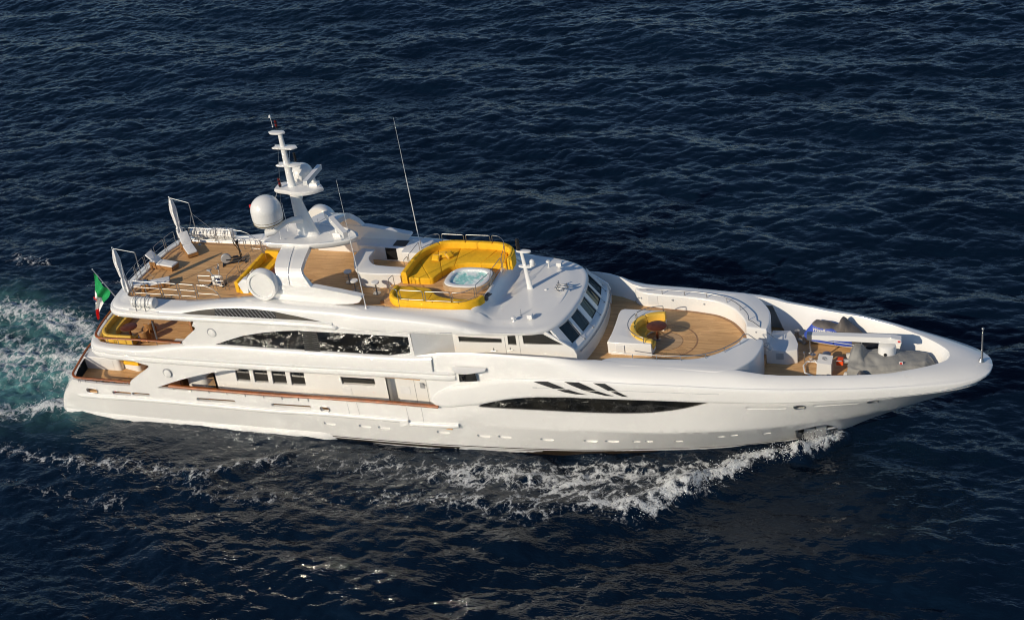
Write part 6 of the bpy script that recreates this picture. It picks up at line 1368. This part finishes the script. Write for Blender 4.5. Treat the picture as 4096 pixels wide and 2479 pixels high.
# covered tender
t = empty('covered_tender', (54.0,-.4,5.0), 'tender under a wrinkled grey cover in the bow', 'boat')
def nz2(x, y, s=1.0, q=0): return math.sin(x*2.1*s+q)*math.cos(y*2.7*s-q)*.5+math.sin(x*4.7*s+y*3.1*s+q*2)*.3+math.sin(x*9.3*s-y*7.7*s)*.2
m = MB(); rws = []
for u in np.linspace(0, 1, 64):
    cx = 52.0+4.6*u; cy = -.50+.62*u; hw = 1.28*min(1, (1-u**5))**.5*(.9+.1*min(1,u*5)); hw = max(hw, .06); H = (1.15 if u < .9 else 1.15*(1-(u-.9)*4)); r_ = []
    for w in np.linspace(-1, 1, 56):
        a = w*math.pi/2; y = cy+hw*math.copysign(abs(math.sin(a))**.75, a); z = 5.0+.05+H*abs(math.cos(a))**.42
        hump = .55*math.exp(-((u-.09)/.075)**4-((w-.15)/.30)**4)+.18*math.exp(-((u-.42)/.22)**2-((w+.0)/.3)**2)
        ang = math.atan2(w-.15, (u-.14)*2.6); dd = math.hypot(w-.15, (u-.14)*2.6); fold = .05*math.sin(22*w+9*u+3*math.sin(7*u))*abs(w)**1.3+.07*abs(math.sin(6*ang+2*dd))*math.exp(-(dd-.35)**2*3)*min(1, dd*2)-.03+.03*nz2(cx*1.2, y*1.6, 1.1)+.02*max(0, math.sin(7*w-4*u))**4; z += hump+fold-.06*math.sin(math.pi*u)*(1-abs(w)); r_.append((cx+.02*math.sin(20*w), y, z))
    rws.append([p for p in r_])
m.loft(rws, cap=True); child(t, 'cover', m, 'cover', 60)
m = MB(); m.tube([(51.85,-1.35,5.45),(52.4,-1.5,5.5),(53.3,-1.45,5.5)], .24, 12); m.tube([(51.7,.55,5.45),(52.3,.68,5.5),(53.2,.65,5.5)], .24, 12); child(t, 'inflatable_tube', m, 'rib', 60, split=True)
m = MB(); m.tube([(53.75,.75,6.18),(53.72,.2,6.28),(53.68,-.35,6.25)], .014, 4); child(t, 'cover_lashing', m, 'cloth_white')
m = MB(); m.box(54.75,54.95,-.78,-.765,5.98,6.26); m.cur = 1; m.box(54.78,54.92,-.785,-.78,6.02,6.22); child(t, 'cover_tag', m, ['cloth_white','red'], 0)
t = empty('outboard_motor', (51.45,-.05,5.3), 'small outboard with a bright orange cowling behind the grey covered tender', 'outboard motor')
m = MB(); m.prism([(-.22,-.22),(.16,-.22),(.16,.22),(-.22,.22)], .1, .42, bev=.06); local(t, 'cowling', m, 'orange', 50); m = MB(); m.tube([(.12,0,.25),(.5,0,.30),(.75,0,.35)], .13, 12); m.tube([(-.2,-.3,.45),(.1,-.3,.45)], .03, 6); local(t, 'mount', m, 'grey')
# jet skis under their covers
def jetski(loc, rz, label, blue, low=0.0):
    t = empty('covered_jet_ski', loc, label, 'jet ski', 'covered jet skis in the bow', rz); prof = F1((-1.75,.55),(-1.5,.95),(-1.1,1.42),(-.5,1.42),(.1,1.30),(.32,1.55),(.48,1.92),(.62,1.85),(.9,1.55),(1.4,1.20),(1.8,.80),(2.0,.45)); wid = F1((-1.75,.30),(-1.4,.50),(-.5,.58),(.5,.60),(1.2,.50),(1.8,.22),(2.0,.05))
    top, sd = MB(), MB(); rt, rs_ = [], []
    for x in np.linspace(-1.75, 2.0, 110):
        H, Wd = prof(x)-low, wid(x); rw = []
        for w in np.linspace(-1, 1, 61):
            a = w*math.pi/2; y = Wd*math.copysign(abs(math.sin(a))**.8, a)*(1 if abs(w) > .5 else 1); sh_ = abs(math.cos(a)); z = .35+(H-.35)*sh_**(.75 if .2 < x < .8 else .6)+.010*nz2(x*3, w*4); rw.append((x+.02*math.sin(w*8), y, z))
        rt.append(rw)
    zc = lambda x: 1.28+.05*math.sin(3*x)-.35*max(0, x+.1)
    top.loft(rt)
    # split into upper and lower cloth by height
    up, lo = MB(), MB(); up.v = list(top.v); lo.v = list(top.v)
    for f in top.f:
        c = [sum(top.v[i][k] for i in f)/4 for k in range(3)]; q = lo if c[2] < zc(c[0]) and c[0] < 1.2 else up; q.f.append(f); q.mi.append(0)
    local(t, 'cover_top', up, 'cover_brown', 60); s_ = local(t, 'cover_side', lo, blue, 60)
    m = MB(); m.loft([[(x, wid(x)*.8*s, .36), (x, wid(x)*.45*s, .08)] for x in np.linspace(-1.7, 1.8, 12) for s in (1,)]); m.loft([[(x, -wid(x)*.45, .08), (x, -wid(x)*.8, .36)] for x in np.linspace(-1.7, 1.8, 12)]); local(t, 'hull', m, 'white', 40); return t
j = jetski((50.75,2.45,5.05), R(-9), 'jet ski under a blue and taupe cover against the far bulwark', 'cover_blue')
def lettering(txt, par, loc, size, mat, rx=R(90), rz=0.0, shear=0.0):
    cu_ = bpy.data.curves.new('lettering', 'FONT'); cu_.body = txt; cu_.size = size; cu_.extrude = .004; cu_.shear = shear; cu_.offset = .006
    o = bpy.data.objects.new('tmp', cu_); COL.objects.link(o); dg = bpy.context.evaluated_depsgraph_get(); me = bpy.data.meshes.new_from_object(o.evaluated_get(dg)); bpy.data.objects.remove(o)
    me.materials.clear(); me.materials.append(M[mat]); q = bpy.data.objects.new('lettering', me); COL.objects.link(q); q.parent = par; q.location = loc; q.rotation_euler = (rx, 0, rz); return q
lettering('WaveRunner', j, (-1.15,-.55,1.06), .26, 'cloth_white', rx=R(62), rz=0.0, shear=.2); lettering('GP', j, (-1.15,-.62,.84), .20, 'cloth_white', rx=R(80), shear=.2)
jetski((52.3,-2.2,4.9), R(10), 'jet ski under a navy cover half hidden behind the near bulwark', 'navy', low=.55)
# windlass, bollards, capstans
t = empty('anchor_windlass', (50.6,-.6,5.0), 'white windlass box with a round emblem on the bow working deck', 'windlass')
m = MB(); m.hexa([(50.2,-1.05,5.0),(51.05,-1.05,5.0),(51.05,-.15,5.0),(50.2,-.15,5.0),(50.25,-1.0,5.95),(51.05,-1.0,5.88),(51.05,-.2,5.98),(50.25,-.2,6.05)]); child(t, 'housing', m, 'white', 0)
m = MB(); m.tube([(50.62+.13*math.cos(a), -.58+.13*math.sin(a), 6.005-.03*math.cos(a)) for a in np.linspace(0, 2*math.pi, 22)[:-1]], .014, 5, closed=True); m.tube([(50.62,-.70,6.005),(50.58,-.58,6.01),(50.66,-.55,6.01),(50.62,-.46,6.01)], .012, 4); child(t, 'emblem', m, 'steel')
m = MB(); m.lathe([(.20,0),(.17,.06),(.12,.15),(.12,.35),(.24,.45),(.24,.5),(.15,.56),(.02,.58)], (50.55,.72,5.0), 20); child(t, 'capstan', m, 'steel')
m = MB(); m.tube([(49.55,-.9,5.12),(49.35,-.2,5.15),(49.5,.25,5.15),(49.95,.35,5.12),(50.2,.1,5.1)], .05, 6); m.tube([(49.55,-.9,5.12),(50.2,-1.2,5.1)], .05, 6); child(t, 'chain_trough', m, 'white')
m = MB()
for k in range(9): m.tube([(49.6+.09*k+.05*math.cos(a), .55-.05*k+.03*math.sin(a)*(k%2), 5.15+.03*math.sin(a)+.03*(k%3)) for a in np.linspace(0, 2*math.pi, 9)[:-1]], .02, 4, closed=True)
m.lathe([(.02,0),(.16,.02),(.16,.05),(.02,.07)], (49.75,.75,5.3), 16, axis=(.3,0,1)); m.tube([(49.75,.75,5.0),(49.78,.75,5.5)], .03, 6); child(t, 'chain_stopper', m, 'steel')
m = MB(); m.tube([(49.45,-.15,5.1),(49.40,-.15,5.95)], .022, 6); m.lathe([(.06,0),(.06,.1),(.03,.12)], (49.4,-.15,5.95), 8); child(t, 'brake_lever', m, 'steel')
for i, (x, y, lab) in enumerate(((48.75,2.6,'twin polished bollard by the far bulwark behind the crane tip'), (50.7,-2.0,'polished bollard beside the windlass by the near bulwark'))):
    t = empty('mooring_bollard', (x,y,5.0), lab, 'bollard', 'polished mooring bollards')
    m = MB(); m.lathe([(.14,0),(.12,.05),(.12,.55),(.17,.6),(.17,.64),(.02,.68)], (-.22,.15,0), 18); m.lathe([(.13,0),(.11,.05),(.11,.42),(.15,.47),(.15,.5),(.02,.53)], (.26,-.2,0), 18); local(t, 'post', m, 'steel')
    m = MB(); m.tube([(-.35,.25,.05),(.4,-.3,.05)], .12, 10); local(t, 'base', m, 'steel')
lkb = MB(); lkb.prism([(47.2,.02),(48.39,.02),(48.94,.28),(48.9,.9),(48.6,1.7),(48.24,2.3),(47.82,2.25),(47.2,2.2)], 5.0, 5.9, bev=.03); obj('bow_locker', lkb, 'white', yacht, smooth=30)
gl_ = MB()
for k in range(6): gl_.box(47.75, 48.2, .0, .012, 5.35+.07*k, 5.38+.07*k)
obj('locker_grille', gl_, 'grey', yacht, smooth=0)
t = empty('fender_drum', (52.9,1.55,5.0), 'black round drum under the crane jib', 'drum'); m = MB(); m.lathe([(.42,0),(.47,.05),(.47,.75),(.40,.85),(.02,.86)], (0,0,0), 28); local(t, 'drum', m, 'rubber'); m = MB(); m.tube([(.45,-.15,.3),(.62,-.2,.45),(.62,-.2,.75),(.45,-.15,.8)], .03, 6); local(t, 'handle', m, 'steel')
t = empty('covered_lamp', (47.45,-.15,6.0), 'lamp in a tied white cloth bag on the coaming by the near bulwark', 'lamp'); m = MB(); pr = [(.03,.45),(.06,.42),(.05,.38),(.13,.30),(.17,.15),(.15,.02),(.02,-.02)]; m.lathe(pr[::-1], (0,0,0), 14); local(t, 'cloth_bag', m, 'cloth_white', 60); m = MB(); m.tube([(-.4,-.1,.35),(-.25,-.05,.52),(-.08,0,.5),(0,0,.42)], .02, 6); local(t, 'bracket', m, 'steel')
em = MB(); 
for c_ in ((47.250,1.800,3.673),): em.tube([(c_[0]+.03, c_[1]+.14*math.cos(a), c_[2]+.2*math.sin(a)) for a in np.linspace(0, 2*math.pi, 22)[:-1]], .018, 5, closed=True)
hp_ = MB()
for x, y, z in ((38.75,3.55,6.75),(40.9,3.44,6.8),(42.9,3.28,6.75),(46.55,.54,6.75)): m = MB(); m.lathe([(.06,0),(.05,.02),(.01,.02)], (x,y,z), 12, axis=(0,-1,0)); obj('deck_light', m, 'grey', yacht)
m = MB(); m.box(39.35,39.95,3.535,3.56,6.35,6.95); obj('locker_hatch', m, 'deckwhite', yacht, smooth=0)

# ================================================================ SPRAY
def spray(name, label, segs, n, seed):
    g = np.random.default_rng(seed); V_, F_ = [], []
    for k in range(n):
        a, b, w, h0, h1 = segs[g.integers(len(segs))]; t = g.random(); x = a[0]+(b[0]-a[0])*t+g.normal()*w; y = a[1]+(b[1]-a[1])*t+g.normal()*w
        z = sea_z(x)+.12+abs(g.normal())*(h0+(h1-h0)*t); r_ = .012+.03*g.random()**2; o = len(V_)
        V_ += [(x+r_,y,z),(x-r_,y,z),(x,y+r_,z),(x,y-r_,z),(x,y,z+r_),(x,y,z-r_)]
        F_ += [(o+i, o+j, o+l) for i, j, l in ((0,2,4),(2,1,4),(1,3,4),(3,0,4),(2,0,5),(1,2,5),(3,1,5),(0,3,5))]
    m = MB(); m.add(V_, F_); o = obj(name, m, 'foamwhite', None, 0); tag(o, label, 'spray', kind='stuff')
spray('bow_spray', 'fine white spray thrown up along the bow wave', [((51.2,-.8),(49.6,-2.4),.22,.45,.5),((49.6,-2.4),(46.4,-3.9),.30,.35,.25),((46.4,-4.1),(43.8,-6.4),.38,.22,.28),((43.8,-6.4),(41,-9),.45,.25,.15)], 2400, 3)
spray('stern_spray', 'fine white spray over the churned water behind the stern', [((-.6,-3.8),(-4,-5),.5,.16,.12),((-.8,0),(-5,1),1.2,.15,.1),((-3,4),(-8,6.5),.7,.16,.14)], 700, 4)
